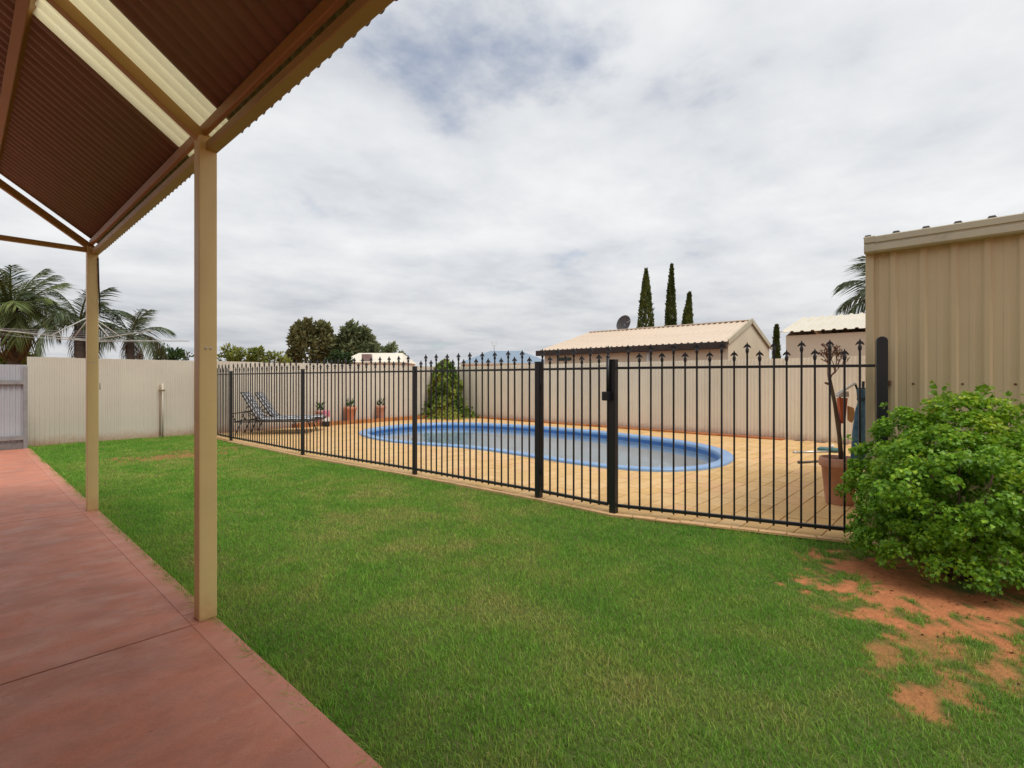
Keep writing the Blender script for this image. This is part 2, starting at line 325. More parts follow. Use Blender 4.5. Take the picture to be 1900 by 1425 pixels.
def grass():
    n = 1250000
    x = RNG.uniform(0.96, 5.4, n); y = RNG.uniform(-2.4, 14.1, n)
    d = x * FW[0] + y * FW[1]; u = (x * RT[0] + y * RT[1]) / np.maximum(d, .01)
    ok = (d > 1.15) & ((x - 4.66) ** 2 + (y - .05) ** 2 > .36) & (np.abs(u) < 1.35) & (x < np.where(y < 0.55, 5.2, fence_x(y) - 0.005))
    x, y, d = x[ok], y[ok], d[ok]
    b = bare(x, y); tuft = VN2(x, y, 9, 3)
    keep = np.minimum(1, (3.1 / d) ** 1.15) * np.where(b > 0.03, np.clip(1 - b * 1.25, 0, 1) ** 1.5 * np.clip((tuft - 0.42) * 7 + (1 - b), 0, 1), 1)
    ok = RNG.random(len(x)) < keep; x, y, d, b, tuft = x[ok], y[ok], d[ok], b[ok], tuft[ok]
    n = len(x); z = lawn_z(x, y) - 0.004
    far = np.maximum(1, d / 3.1)
    clump = VN3(x, y, 2.2, 3); h = (0.015 + 0.019 * RNG.random(n) ** 1.5) * (0.55 + 0.55 * tuft + .5 * clump) * (1 - 0.3 * b) * np.where(x < 1.05, 1.75, 1)
    w = 0.0029 * far ** 0.85 * (0.7 + 0.6 * RNG.random(n))
    az = RNG.uniform(0, 2 * np.pi, n); lean = h * (0.15 + 1.0 * RNG.random(n) ** 1.3)
    L_ = np.stack([np.cos(az) - np.where(x < 1.03, 1.1, 0), np.sin(az), np.zeros(n)], 1); fa = RNG.uniform(0, np.pi, n); S = np.stack([np.cos(fa), np.sin(fa), np.zeros(n)], 1)
    B = np.stack([x, y, z], 1); up = np.array([[0, 0, 1.0]])
    M_ = B + L_ * lean[:, None] * 0.35 + up * h[:, None] * 0.62; Tp = B + L_ * lean[:, None] + up * h[:, None]
    v = np.stack([B - S * w[:, None] * .5, B + S * w[:, None] * .5, M_ - S * w[:, None] * .42, M_ + S * w[:, None] * .42, Tp], 1)
    o = (np.arange(n) * 5)[:, None]; t = np.concatenate([o + np.array([[0, 1, 2]]), o + np.array([[1, 3, 2]]), o + np.array([[2, 3, 4]])], 1).reshape(-1, 3)
    dr = dryness(x, y) + RNG.normal(size=n) * 0.10 + (VN2(x, y, 5.5, 3) - .5) * .5
    c = ramp_cols(dr, [(0.22, (0.145, 0.345, 0.04)), (0.52, (0.20, 0.405, 0.05)), (0.76, (0.29, 0.43, 0.07)), (1.0, (0.44, 0.44, 0.13))])
    straw = RNG.random(n) < 0.03 + 0.12 * np.clip(dr - 0.6, 0, 1) + 0.1 * b; c[straw] = (0.42, 0.34, 0.16)
    c = c * (0.75 + 0.5 * RNG.random((n, 1)))
    c5 = np.repeat(c[:, None, :], 5, 1); c5[:, :2] = c5[:, :2] * np.array([0.95, 0.85, 0.9])
    me = np_mesh('grass', v.reshape(-1, 3), t, c5.reshape(-1, 3), foliage('grass_blades', trans=0.3, rough=0.6, spec=0.2))
    tag(link('grass', me), 'short green lawn grass with dry and bare patches', 'grass', kind='stuff')
grass()

# dead leaves and clods on the bare soil
def litter():
    n = 420; x = RNG.uniform(2.4, 5.0, n); y = RNG.uniform(-0.6, 1.0, n); b = bare(x, y); ok = (b > 0.3) & ((x > 3.9) | (RNG.random(n) < .4)); x, y = x[ok], y[ok]
    n = len(x); D = np.stack([RNG.normal(size=n), RNG.normal(size=n), RNG.normal(size=n) * .25], 1)
    s = RNG.uniform(0.010, 0.028, n); c = ramp_cols(RNG.random(n), [(0, (0.05, 0.025, 0.015)), (.6, (0.13, 0.06, 0.03)), (1, (0.22, 0.1, 0.05))])
    me = leaf_mesh('leaf_litter', np.stack([x, y, lawn_z(x, y) + .006], 1), D, s, 0.6, c, foliage('dead_leaves', trans=0.0, rough=.9), nrm=np.tile([0, 0, 1.0], (n, 1)))
    tag(link('leaf_litter', me), 'small dark dead leaves scattered on bare red dirt beside the bush', 'leaf litter', kind='stuff')
litter()

# ------------------------------------------------------------------ patio
def patio_mat(name, base, dark, pale, k):
    m = bpy.data.materials.new(name); m.use_nodes = True; nt = m.node_tree; N = nt.nodes.new; L = nt.links.new
    p = nt.nodes['Principled BSDF']; p.inputs['Specular IOR Level'].default_value = 0.35
    geo = N('ShaderNodeNewGeometry'); mp = N('ShaderNodeMapping'); mp.inputs['Scale'].default_value = (1, 1.5, 1); mp.inputs['Rotation'].default_value = (0, 0, 0.5); L(geo.outputs['Position'], mp.inputs[0])
    def nz(s, det, ro, dist): n = N('ShaderNodeTexNoise'); n.inputs['Scale'].default_value = s; n.inputs['Detail'].default_value = det; n.inputs['Roughness'].default_value = ro; n.inputs['Distortion'].default_value = dist; L(mp.outputs[0], n.inputs['Vector']); return n.outputs['Fac']
    def mr(f, a, b, lo, hi): n = N('ShaderNodeMapRange'); n.interpolation_type = 'SMOOTHSTEP'; L(f, n.inputs[0]); n.inputs[1].default_value = a; n.inputs[2].default_value = b; n.inputs[3].default_value = lo; n.inputs[4].default_value = hi; return n.outputs[0]
    def mix(f, a, b): n = N('ShaderNodeMix'); n.data_type = 'RGBA'; L(f, n.inputs['Factor']); L(a, n.inputs['A']) if not isinstance(a, tuple) else setattr(n.inputs['A'], 'default_value', a + (1,)); setattr(n.inputs['B'], 'default_value', b + (1,)); return n.outputs['Result']
    c = mix(mr(nz(1.5, 8, .66, .7), .42, .60, 0, .8 * k), base, dark); c = mix(mr(nz(2.7, 9, .7, .9), .50, .66, 0, .7 * k), c, pale)
    c = mix(mr(nz(9, 8, .72, .4), .48, .62, 0, .45 * k), c, dark); c = mix(mr(nz(23, 6, .75, .2), .54, .66, 0, .4 * k), c, pale); c = mix(mr(nz(110, 3, .8, 0), .4, .62, 0, .42), c, dark); c = mix(mr(nz(14, 5, .7, .3), .655, .70, 0, .55 * k), c, (0.12, 0.055, 0.04))
    L(c, p.inputs['Base Color']); L(mr(nz(4, 5, .6, .5), .3, .7, .42, .7), p.inputs['Roughness'])
    b = N('ShaderNodeBump'); b.inputs['Strength'].default_value = .5; b.inputs['Distance'].default_value = .005; L(nz(70, 6, .75, 0), b.inputs['Height']); L(b.outputs[0], p.inputs['Normal'])
    return m
PATIO = patio_mat('red_oxide_concrete', (0.60, 0.215, 0.13), (0.42, 0.165, 0.105), (0.62, 0.315, 0.215), 0.9)
BORDER = patio_mat('red_oxide_border', (0.58, 0.235, 0.155), (0.47, 0.18, 0.12), (0.60, 0.29, 0.21), 0.5)
pt = MB().box(-3.4, 0.96, -2.6, 13.45, -0.14, -0.022).build('patio', mat('dark_joint_concrete', (0.12, 0.06, 0.045), .9, .2)); tag(pt, kind='structure')  # dark base slab that shows in the joints
edges = [-2.6, YN - 0.055 - 3.46, YN - 0.055, YF - 0.02, 10.1, 13.45]
for i in range(5):
    y0, y1 = edges[i], edges[i + 1]
    MB().box(-3.4, 0.8612, y0 + 0.006, y1 - 0.006, -0.12, 0).build('slab', PATIO, pt, 0.003, 2)
    y0b = y0 + (0.16 if i else 0.005)
    MB().box(0.8616, 0.985, y0b, y1 - (0.005), -0.12, 0.0015).build('border_strip', BORDER, pt, 0.002, 1)
    if i: MB().box(0.8616, 0.985, y0 + 0.005, y0b - 0.002, -0.12, 0.0005).build('border_strip', PATIO, pt, 0.002, 1)

# ------------------------------------------------------------------ pool paving
def tri_sheet(name, loops, z, m):
    bm = bmesh.new(); es = []
    for lp in loops:
        vs = [bm.verts.new((x, y, z)) for x, y in lp]
        es += [bm.edges.new((vs[i], vs[(i + 1) % len(vs)])) for i in range(len(vs))]
    bmesh.ops.triangle_fill(bm, use_beauty=True, edges=es, normal=(0, 0, 1))
    me = bpy.data.meshes.new(name); bm.to_mesh(me); bm.free(); me.materials.append(m); return link(name, me)
EDGE_L = [(p[0] - 0.08, p[1]) for p in P]
bed_outer = [(3.95, 13.9)] + EDGE_L[1:-1] + [(4.98, 0.58), (12.3, 0.58), (12.3, 13.9)]
pav = tag(tri_sheet('pool_paving', [bed_outer, [tuple(q) for q in pool_off(-0.12)]], -0.012, mat('paving_joint_sand', (0.36, 0.22, 0.1), .95, .2, 20)), kind='structure')
PAVM = [mat('buff_paver_%s' % n, c, 0.8, 0.09, 9, 0.35, 90, spec=.25, dirt=((0.36, 0.22, 0.11), 3.2, .6, .35)) for n, c in
        (('gold', (0.66, 0.425, 0.185)), ('sand', (0.69, 0.455, 0.215)), ('ochre', (0.64, 0.40, 0.165)), ('rose', (0.67, 0.41, 0.20)))]
EDGM = mat('rose_edge_paver', (0.64, 0.40, 0.20), 0.85, 0.15, 9, 0.4, 80)
def clip(poly, px, py, nx, ny):                  # keep the side the normal points to
    out = []
    for i in range(len(poly)):
        a, b = poly[i], poly[(i + 1) % len(poly)]; da = (a[0] - px) * nx + (a[1] - py) * ny; db = (b[0] - px) * nx + (b[1] - py) * ny
        if da >= 0: out.append(a)
        if da * db < 0: t = da / (da - db); out.append((a[0] + (b[0] - a[0]) * t, a[1] + (b[1] - a[1]) * t))
    return out
def area(p): return abs(sum(p[i][0] * p[(i + 1) % len(p)][1] - p[(i + 1) % len(p)][0] * p[i][1] for i in range(len(p)))) / 2
def paving():
    items = []; pw, ph, gp = 0.4, 0.2, 0.007
    ej = 0.07                                    # the edge course outside/below the fence
    row = 0; y = 0.6
    inner = [(p[0] + ej, p[1]) for p in EDGE_L]
    while y < 13.75:
        x = 3.6 - (0.2 if row % 2 else 0)
        while x < 12.05:
            poly = [(x + gp / 2, y + gp / 2), (x + pw - gp / 2, y + gp / 2), (x + pw - gp / 2, y + ph - gp / 2), (x + gp / 2, y + ph - gp / 2)]
            cx, cy = x + pw / 2, y + ph / 2
            yy = min(max(cy, P[-1][1]), P[0][1]); k = next(i for i in range(6) if P[i][1] >= yy >= P[i + 1][1])
            (ax, ay), (bx, by) = inner[k], inner[k + 1]; nx_, ny_ = (ay - by), (bx - ax); l = math.hypot(nx_, ny_); nx_ /= l; ny_ /= l
            poly = clip(poly, ax, ay, nx_, ny_)
            if len(poly) >= 3:
                dd = (PO[:, 0] - cx) ** 2 + (PO[:, 1] - cy) ** 2; j = int(np.argmin(dd))
                sgn = (cx - PO[j, 0]) * PN[j, 0] + (cy - PO[j, 1]) * PN[j, 1]
                if sgn < 0 and dd[j] > 0.09: poly = []
                elif dd[j] < 0.16: q = PO[j] - PN[j] * 0.06; poly = clip(poly, q[0], q[1], PN[j, 0], PN[j, 1])
            if len(poly) >= 3 and area(poly) > 0.002:
                dep = cx * FW[0] + cy * FW[1]; items.append((area(poly) / dep ** 3, poly, cx, cy))
            x += pw
        y += ph; row += 1
    # the edge course, laid along the fence
    for k in range(1, 6):
        (ax, ay), (bx, by) = EDGE_L[k], EDGE_L[k + 1]; n = max(1, round(math.hypot(bx - ax, by - ay) / 0.22)); l = math.hypot(bx - ax, by - ay)
        tx, ty = (bx - ax) / l, (by - ay) / l; sx, sy = -ty, tx
        if sx < 0: sx, sy = -sx, -sy
        for i in range(n):
            s0 = l * i / n + .004; s1 = l * (i + 1) / n - .004
            poly = [(ax + tx * s + sx * w, ay + ty * s + sy * w) for s, w in ((s0, 0), (s1, 0), (s1, ej - .012), (s0, ej - .012))]
            items.append((0.05 / (ax * FW[0] + ay * FW[1]) ** 3, poly, -1, 0))
    items.sort(key=lambda t: -t[0])
    rest = [MB() for _ in range(5)]
    for i, (_, poly, cx, cy) in enumerate(items):
        dz = random.uniform(-0.0022, 0.0022); mi = 4 if cx < 0 else random.choice([0, 0, 1, 1, 2, 3])
        mb = MB() if i < 290 else rest[mi]
        if area(poly) and sum(poly[q][0] * poly[(q + 1) % len(poly)][1] - poly[(q + 1) % len(poly)][0] * poly[q][1] for q in range(len(poly))) < 0: poly = poly[::-1]
        mb.prism(poly, -0.05, dz)
        if i < 290: mb.build('paver', (PAVM + [EDGM])[mi], pav, 0.003)
    for mi, mb in enumerate(rest):
        if mb.v: tag(mb.build('far_pavers', (PAVM + [EDGM])[mi], pav), kind='stuff')
paving()

# ------------------------------------------------------------------ swimming pool
pool = thing('swimming_pool', 'blue kidney shaped in-ground swimming pool with raised rounded coping', 'swimming pool')
def ring(profile, name, m, parent):              # profile: (offset from outline, z)
    n = len(PO); mb = MB(); vs = []; fs = []
    for d, z in profile: o = pool_off(d); vs += [(o[i, 0], o[i, 1], z) for i in range(n)]
    for j in range(len(profile) - 1):
        for i in range(n): i2 = (i + 1) % n; fs.append((j * n + i, j * n + i2, (j + 1) * n + i2, (j + 1) * n + i))
    mb.add(vs, fs, True); return mb.build(name, m, parent)
ring([(0.0, -0.03), (0.0, 0.022), (-0.006, 0.036), (-0.02, 0.044), (-0.15, 0.044), (-0.18, 0.04), (-0.2, 0.028), (-0.21, 0.008), (-0.212, -0.03)], 'coping', COPING, pool)
ring([(-0.21, -0.02), (-0.217, -0.16)], 'water_line_band', SHELL, pool); ring([(-0.217, -0.16), (-0.30, -0.9), (-0.5, -1.25), (-0.8, -1.35)], 'pool_wall', FLOORM, pool)
fl = MB(); o_ = pool_off(-0.78); fl.add([(x, y, -1.345) for x, y in o_], [tuple(range(len(o_)))]); fl.build('pool_floor', FLOORM, pool)
def water_mat():
    m = bpy.data.materials.new('pool_water'); m.use_nodes = True; nt = m.node_tree; N = nt.nodes.new; L = nt.links.new
    p = nt.nodes['Principled BSDF']; p.inputs['Base Color'].default_value = (0.86, 0.95, 0.95, 1); p.inputs['Roughness'].default_value = 0.03
    p.inputs['IOR'].default_value = 1.33; p.inputs['Transmission Weight'].default_value = 1.0
    geo = N('ShaderNodeNewGeometry'); n = N('ShaderNodeTexNoise'); n.inputs['Scale'].default_value = 5.5; n.inputs['Detail'].default_value = 3; L(geo.outputs['Position'], n.inputs['Vector'])
    b = N('ShaderNodeBump'); b.inputs['Strength'].default_value = 0.10; b.inputs['Distance'].default_value = 0.02; L(n.outputs['Fac'], b.inputs['Height']); L(b.outputs[0], p.inputs['Normal'])
    return m
o_ = pool_off(-0.2135); wt = MB(); wt.add([(x, y, -0.10) for x, y in o_], [tuple(range(len(o_)))])
tag(wt.build('pool_water', water_mat()), kind='structure')

# ------------------------------------------------------------------ veranda
ver = thing('veranda', 'pitched veranda with cream steel posts and dark brown corrugated roof over red patio', 'veranda', (POSTX, YN, 0))
ver.location = (0, 0, 0)
SL = 0.72; ANG = math.atan(SL)
post_me = MB().box(-0.045, 0.045, -0.045, 0.045, 0, 2.655).mesh('post', FRAME, 0.006, 2)
plate_me = MB().box(-0.06, 0.06, -0.06, 0.06, 0.0, 0.006).mesh('foot_plate', FRAME)
for y in (YN - 3.46, YN, YF):
    p_ = link('post', post_me, ver, T(POSTX, y, 0))
    screw = MB()
    for sx in (-0.012, 0.012): screw.lathe([(0.0, -0.048), (0.006, -0.048), (0.006, -0.044)], 8, T(sx, 0, 1.49) @ Matrix.Rotation(0, 4, 'X') @ Matrix.Rotation(math.pi / 2, 4, 'X') @ Matrix.Scale(-1, 4, (0, 0, 1)))
    screw.build('screw', GALV, p_)
def rz_(x, off=0.0): return 2.62 + SL * (0.93 - x) + off
yA, yB = -2.6, 6.655
MB().box(0.932, 0.992, yA, YF - 0.046, 2.578, 2.625).build('beam', BEAM, ver, 0.004)
MB().box(0.922, 0.950, yA, yB - 0.01, 2.668, 2.728).build('purlin', PURL, ver, 0.004)
Mp = T(0.228, 0, rz_(0.228, 0.066)) @ Matrix.Rotation(ANG, 4, 'Y')
MB().box(-0.028, 0.028, yA, yB - 0.01, 0.0, 0.068, Mp).build('purlin', PURL, ver, 0.004)
Mp = T(-0.45, 0, rz_(-0.45, 0.066)) @ Matrix.Rotation(ANG, 4, 'Y')
MB().box(-0.028, 0.028, yA, yB - 0.01, 0.0, 0.068, Mp).build('purlin', PURL, ver, 0.004)
RX = -1.0
for y in (YN - 3.46, YN, YF):
    MB().bar((0.99, y, rz_(0.99, 0.035)), (RX, y, rz_(RX, 0.035)), 0.05, 0.062).build('rafter', BEAM, ver, 0.003)
    MB().bar((RX, y, rz_(RX, 0.035)), (-2.95, y, rz_(RX, 0.035) - 1.95 * SL), 0.05, 0.062).build('rafter', BEAM, ver, 0.003)
MB().box(-2.95, 0.90, YF - 0.025, YF + 0.025, 2.60, 2.645).build('tie_beam', BEAM, ver, 0.003)
MB().box(RX - 0.03, RX + 0.03, yA, yB - 0.01, rz_(RX) - 0.05, rz_(RX) + 0.03).build('ridge_beam', BEAM, ver, 0.003)
def corrugated(width, x0, x1, zf, pitch=0.0953, amp=0.012):
    n = int(width / pitch * 8); mb = MB(); ysn = [width * i / n for i in range(n + 1)]; vs = []
    for x in (x0, x1):
        for yv in ysn: vs.append((x, yv, zf(x) + amp * math.cos(2 * math.pi * yv / pitch)))
    mb.add(vs, [(i, i + 1, n + 2 + i, n + 1 + i) for i in range(n)], True); return mb
zs = lambda x: 2.744 + SL * (0.93 - x); zs2 = lambda x: zs(RX) - SL * (RX - x)
def poly_mat():
    m = bpy.data.materials.new('cream_translucent_sheet'); m.use_nodes = True; nt = m.node_tree; N = nt.nodes.new; L = nt.links.new
    p = nt.nodes['Principled BSDF']; o = nt.nodes['Material Output']; p.inputs['Roughness'].default_value = .4
    geo = N('ShaderNodeNewGeometry'); n = N('ShaderNodeTexNoise'); n.inputs['Scale'].default_value = 3; n.inputs['Detail'].default_value = 5; L(geo.outputs['Position'], n.inputs['Vector'])
    r = N('ShaderNodeValToRGB'); L(n.outputs['Fac'], r.inputs[0]); r.color_ramp.elements[0].color = (0.92, 0.86, 0.64, 1); r.color_ramp.elements[1].color = (0.98, 0.94, 0.76, 1)
    L(r.outputs[0], p.inputs['Base Color']); t = N('ShaderNodeBsdfTranslucent'); L(r.outputs[0], t.inputs['Color'])
    mx = N('ShaderNodeMixShader'); mx.inputs[0].default_value = .85; L(p.outputs[0], mx.inputs[1]); L(t.outputs[0], mx.inputs[2]); L(mx.outputs[0], o.inputs[0]); return m
POLY = poly_mat()
me_b = corrugated(0.762, RX, 1.050, zs).mesh('roof_sheet', ROOFB); me_p = corrugated(0.63, RX, 1.038, zs).mesh('roof_sheet', POLY)
me_b2 = corrugated(0.762, -3.1, RX, zs2).mesh('roof_sheet', ROOFB); me_p2 = corrugated(0.63, -3.1, RX, zs2).mesh('roof_sheet', POLY)
def sheet(me, y):
    o = link('roof_sheet', me, ver, T(0, y, 0)); s = o.modifiers.new('thickness', 'SOLIDIFY'); s.thickness = 0.002; return o
for k in range(4): sheet(me_b, 3.608 + k * 0.7605); sheet(me_b2, 3.608 + k * 0.7605)
for me in (me_p, me_p2): o = sheet(me, 2.98); o['label'] = 'translucent cream roof sheet'
for k in range(7): sheet(me_b, 2.98 - (k + 1) * 0.7605); sheet(me_b2, 2.98 - (k + 1) * 0.7605)
MB().tube([(0.985, YF - .05, 2.55), (0.99, YF - .052, 2.3), (1.0, YF - .053, 2.0)], 0.006, 6).build('cable', BLACK, ver)
# house wall out of view, added to shade the underside of the veranda
hs = thing('house', 'unseen rendered house wall added to shade the veranda', 'house', (-3.0, 0, 0))
HM = mat('shade_wall_render', (0.42, 0.30, 0.22), .8, .1, 3, .3, 60)
MB().box(-0.5, -0.1, -4.5, 7.2, -0.05, 2.42).build('wall', HM, hs); MB().box(-0.75, 0.02, -4.5, 7.3, 2.425, 2.56).build('fascia', FRAME, hs)

# ------------------------------------------------------------------ steel boundary fences
def rib_sheet(w, h, pitch=0.076, dep=0.012):
    """trapezoid-ribbed sheet in the XZ plane, ribs towards -Y"""
    n = round(w / pitch); p = w / n; pr = []
    for i in range(n): x = i * p; pr += [(x, 0), (x + p * .42, 0), (x + p * .54, -dep), (x + p * .88, -dep)]
    pr.append((w, 0)); m = len(pr)
    vs = [(x, y, z) for z in (0, h) for x, y in pr]
    return MB().add(vs, [(i, i + 1, m + i + 1, m + i) for i in range(m - 1)])
def steel_fence(name, label, x, y, rz, n, h, m, z0=-0.06, w=0.76, extra=None):
    t = thing(name, label, 'fence', (x, y, 0), rz); me = rib_sheet(w, h - z0).mesh('fence_sheet', m)
    for i in range(n):
        o = link('fence_sheet', me, t, T(i * w, random.uniform(-.002, .002), z0 + random.uniform(-.006, .006))); s = o.modifiers.new('thickness', 'SOLIDIFY'); s.thickness = .0015
    return t
steel_fence('boundary_fence', 'cream corrugated steel fence behind the sun loungers and lawn', 0.99, FENCE_Y, 0, 15, 1.775, CREAM)
steel_fence('boundary_fence', 'cream corrugated steel fence running along the far side of the pool', FENCE_X, FENCE_Y - 0.02, -math.pi / 2, 20, 1.79, CREAM_R)
gf = steel_fence('grey_fence', 'low grey zinc steel fence with horizontal rails at the end of the patio', -2.1, 13.5, 0, 4, 1.60, GREY, -0.02)
for z in (1.225, 0.17): MB().box(0, 3.03, -0.062, -0.016, z, z + 0.085).build('rail', mat('weathered_rail', (0.26, 0.25, 0.25), .6, .2, 6), gf, .003)
MB().box(2.99, 3.05, -0.065, -0.015, -0.05, 1.57).build('fence_post', mat('weathered_rail', (0.2, 0.2, 0.2)), gf, .004)
MB().box(0, 3.0, -0.03, -0.015, -0.05, 0.12).build('gap_strip', mat('dark_gap_grey', (0.2, 0.18, 0.17), .8, .2), gf)  # dark strip standing in for the dark gap under the fence
pp = thing('pipe_stand', 'pair of thin upright pipes standing against the cream fence on the lawn', 'pipe', (3.27, FENCE_Y - 0.07, 0))
MB().tube([(-0.035, 0, -.05), (-0.035, 0, 1.19)], 0.011, 8).build('pipe', mat('rusty_pipe', (0.25, 0.15, 0.08)), pp); MB().tube([(0.02, 0, -.05), (0.02, 0, 1.22)], 0.016, 8).build('pipe', CREAM, pp)
MB().box(-0.06, 0.06, -0.02, 0.03, 1.05, 1.08).build('bracket', mat('rusty_pipe', (0.25, 0.15, 0.08)), pp)
# raised garden bed against the fences
bedm = MB(); bedm.box(6.35, FENCE_X - .03, 13.79, FENCE_Y - .016, -0.05, 0.085); bedm.box(12.09, FENCE_X - .03, 3.2, 13.785, -0.05, 0.03)
tag(bedm.build('garden_bed', SOILR), kind='structure')
ed = thing('garden_edging', 'low rust brown edging course along the foot of the back fences', 'edging', (0, 0, 0))
x = 6.35
while x < 12.05:
    MB().box(x, min(x + 0.385, 12.05), 13.735, 13.785, -0.05, 0.115 + random.uniform(-.012, .012)).build('edging_block', RUST, ed, .006); x += 0.395
y = 4.6
while y < 13.68:
    MB().box(12.05, 12.088, y, y + 0.385, -0.05, 0.045 + random.uniform(-.012, .012)).build('edging_block', RUST, ed, .006); y += 0.395

# ------------------------------------------------------------------ pool fence and gate
pf = thing('pool_fence', 'black tubular steel pool fence with spear tipped pickets of alternating height', 'fence', (P[5][0], P[5][1], 0)); pf.location = (0, 0, 0)
TOPR, BOTR = 1.432, 0.075
fin = MB()
prof = [(0.0085, 0), (0.0095, 0.012), (0.0165, 0.034), (0.0165, 0.05), (0.010, 0.068), (0.0085, 0.078)]
fin.lathe(prof, 8)
# the spear head: an extruded arrow with two down-turned barbs
hd = [(-0.010, 0.076), (-0.034, 0.064), (-0.036, 0.072), (-0.020, 0.094), (-0.009, 0.100), (0, 0.122), (0.009, 0.100), (0.020, 0.094), (0.036, 0.072), (0.034, 0.064), (0.010, 0.076)]
nn = len(hd); vs = [(x, -0.007, z) for x, z in hd] + [(x, 0.007, z) for x, z in hd]
fin.add(vs, [tuple(range(nn)), tuple(range(2 * nn - 1, nn - 1, -1))] + [(i, nn + i, nn + (i + 1) % nn, (i + 1) % nn) for i in range(nn)])
fin.v = [(x * .88, y * .88, z * .96) for x, y, z in fin.v]; fin_me = fin.mesh('finial', BLACK)
def pick(h): return MB().box(-0.008, 0.008, -0.008, 0.008, 0.045, h).mesh('picket', BLACK, .002)
pk_tall, pk_short = pick(1.545), pick(1.468)
def run(par, a, b, n, rails=True, start=0, m0=0.5, ends=0.03):
    a = Vector((a[0], a[1], 0)); b = Vector((b[0], b[1], 0)); d = (b - a); l = d.length; d.normalize(); ang = math.atan2(d.y, d.x)
    if rails:
        for z, s in ((TOPR, 0.024), (BOTR, 0.03)): MB().bar(a + d * ends + Vector((0, 0, z)), b - d * ends + Vector((0, 0, z)), s, s).build('rail', BLACK, par, .002)
    for i in range(n):
        t = ends + (l - 2 * ends) * (i + 1) / (n + 1); q = a + d * t; tall = (i + start) % 2 == 0
        o = link('picket', pk_tall if tall else pk_short, par, T(q.x, q.y, random.uniform(-.004, .004), ang + random.uniform(-.03, .03), random.uniform(-.003, .003), random.uniform(-.003, .003)))
        link('finial', fin_me, o, T(0, 0, (1.545 if tall else 1.468) - 0.004))
run(pf, P[0], P[1], 19); run(pf, P[1], P[2], 28); run(pf, P[2], P[3], 26, start=1); run(pf, P[3], P[4], 19, start=1); run(pf, P[5], P[6], 19, ends=.045)
def fpost(w, h, cap): 
    mb = MB().box(-w / 2, w / 2, -w / 2, w / 2, -0.05, h)
    me = mb.mesh('fence_post', BLACK, .006, 2); return me
post50 = fpost(0.052, 1.49, 0); post65 = fpost(0.067, 1.505, 0)
cap_me = MB().box(-0.03, 0.03, -0.03, 0.03, 0, 0.012).mesh('post_cap', BLACK, .004); cap65 = MB().box(-0.037, 0.037, -0.037, 0.037, 0, 0.014).mesh('post_cap', BLACK, .004)
for i, (x, y) in enumerate(P[:6]):
    big = i in (4, 5); o = link('fence_post', post65 if big else post50, pf, T(x, y, 0, math.atan2(P[max(i, 1)][1] - P[max(i, 1) - 1][1], P[max(i, 1)][0] - P[max(i, 1) - 1][0])))
    link('post_cap', cap65 if big else cap_me, o, T(0, 0, 1.505 if big else 1.49))
# round topped end post bolted to the shed
ang6 = math.atan2(P[6][1] - P[5][1], P[6][0] - P[5][0])
ep = MB(); hw = 0.038; pr = [(-hw, -0.05), (hw, -0.05)] + [(hw * math.cos(a), 1.63 + hw * math.sin(a)) for a in [math.pi * k / 10 for k in range(11)]]
n_ = len(pr); ep.add([(x, -hw * .8, z) for x, z in pr] + [(x, hw * .8, z) for x, z in pr], [tuple(range(n_)), tuple(range(2 * n_ - 1, n_ - 1, -1))] + [(i, n_ + i, n_ + (i + 1) % n_, (i + 1) % n_) for i in range(n_)])
e6 = ep.build('fence_post', BLACK, pf, .004); e6.matrix_basis = T(P[6][0], P[6][1], 0, ang6)
MB().box(P[6][0] + .03, 5.245, P[6][1] - .05, P[6][1] - .015, 1.27, 1.31).build('wall_bracket', mat('rusty_bracket', (0.12, 0.05, 0.03), .7, .3, 20), pf, .003)
gate = thing('pool_gate', 'black spear topped pool gate hung between two thick posts in the fence', 'gate', (P[4][0], P[4][1], 0)); gate.location = (0, 0, 0)
ga = Vector((P[4][0], P[4][1], 0)); gb = Vector((P[5][0], P[5][1], 0)); gd = (gb - ga).normalized()
g0 = ga + gd * 0.055; g1 = gb - gd * 0.062
run(gate, g0, g1, 7, start=1, ends=0.0)
for q in (g0, g1):
    MB().bar(q + Vector((0, 0, BOTR)), q + Vector((0, 0, 1.545)), 0.022, 0.022).build('gate_stile', BLACK, gate, .002)
    link('finial', fin_me, gate, T(q.x, q.y, 1.541, math.atan2(gd.y, gd.x)))
for z in (0.3, 1.25): MB().tube([g0 - gd * .025 + Vector((0, 0, z - .045)), g0 - gd * .025 + Vector((0, 0, z + .045))], 0.013, 8).build('hinge', BLACK, gate)
lt = thing('gate_latch', 'black upright magnetic latch fixed to the gate post', 'latch', (gb.x, gb.y, 0)); lt.location = (0, 0, 0)
lo = gb - gd * 0.034 + Vector((-0.05, 0, 0))
MB().tube([lo + Vector((0, 0, 1.16)), lo + Vector((0, 0, 1.53))], 0.017, 10).build('latch_tube', BLACK, lt)
MB().lathe([(0, 1.565), (.014, 1.562), (.02, 1.548), (.016, 1.53), (.016, 1.52)][::-1], 12, T(lo.x, lo.y, 0)).build('knob', BLACK, lt)
MB().box(lo.x - .03, lo.x + .03, lo.y - .02, lo.y + .055, 1.11, 1.2).build('latch_body', BLACK, lt, .008, 2)

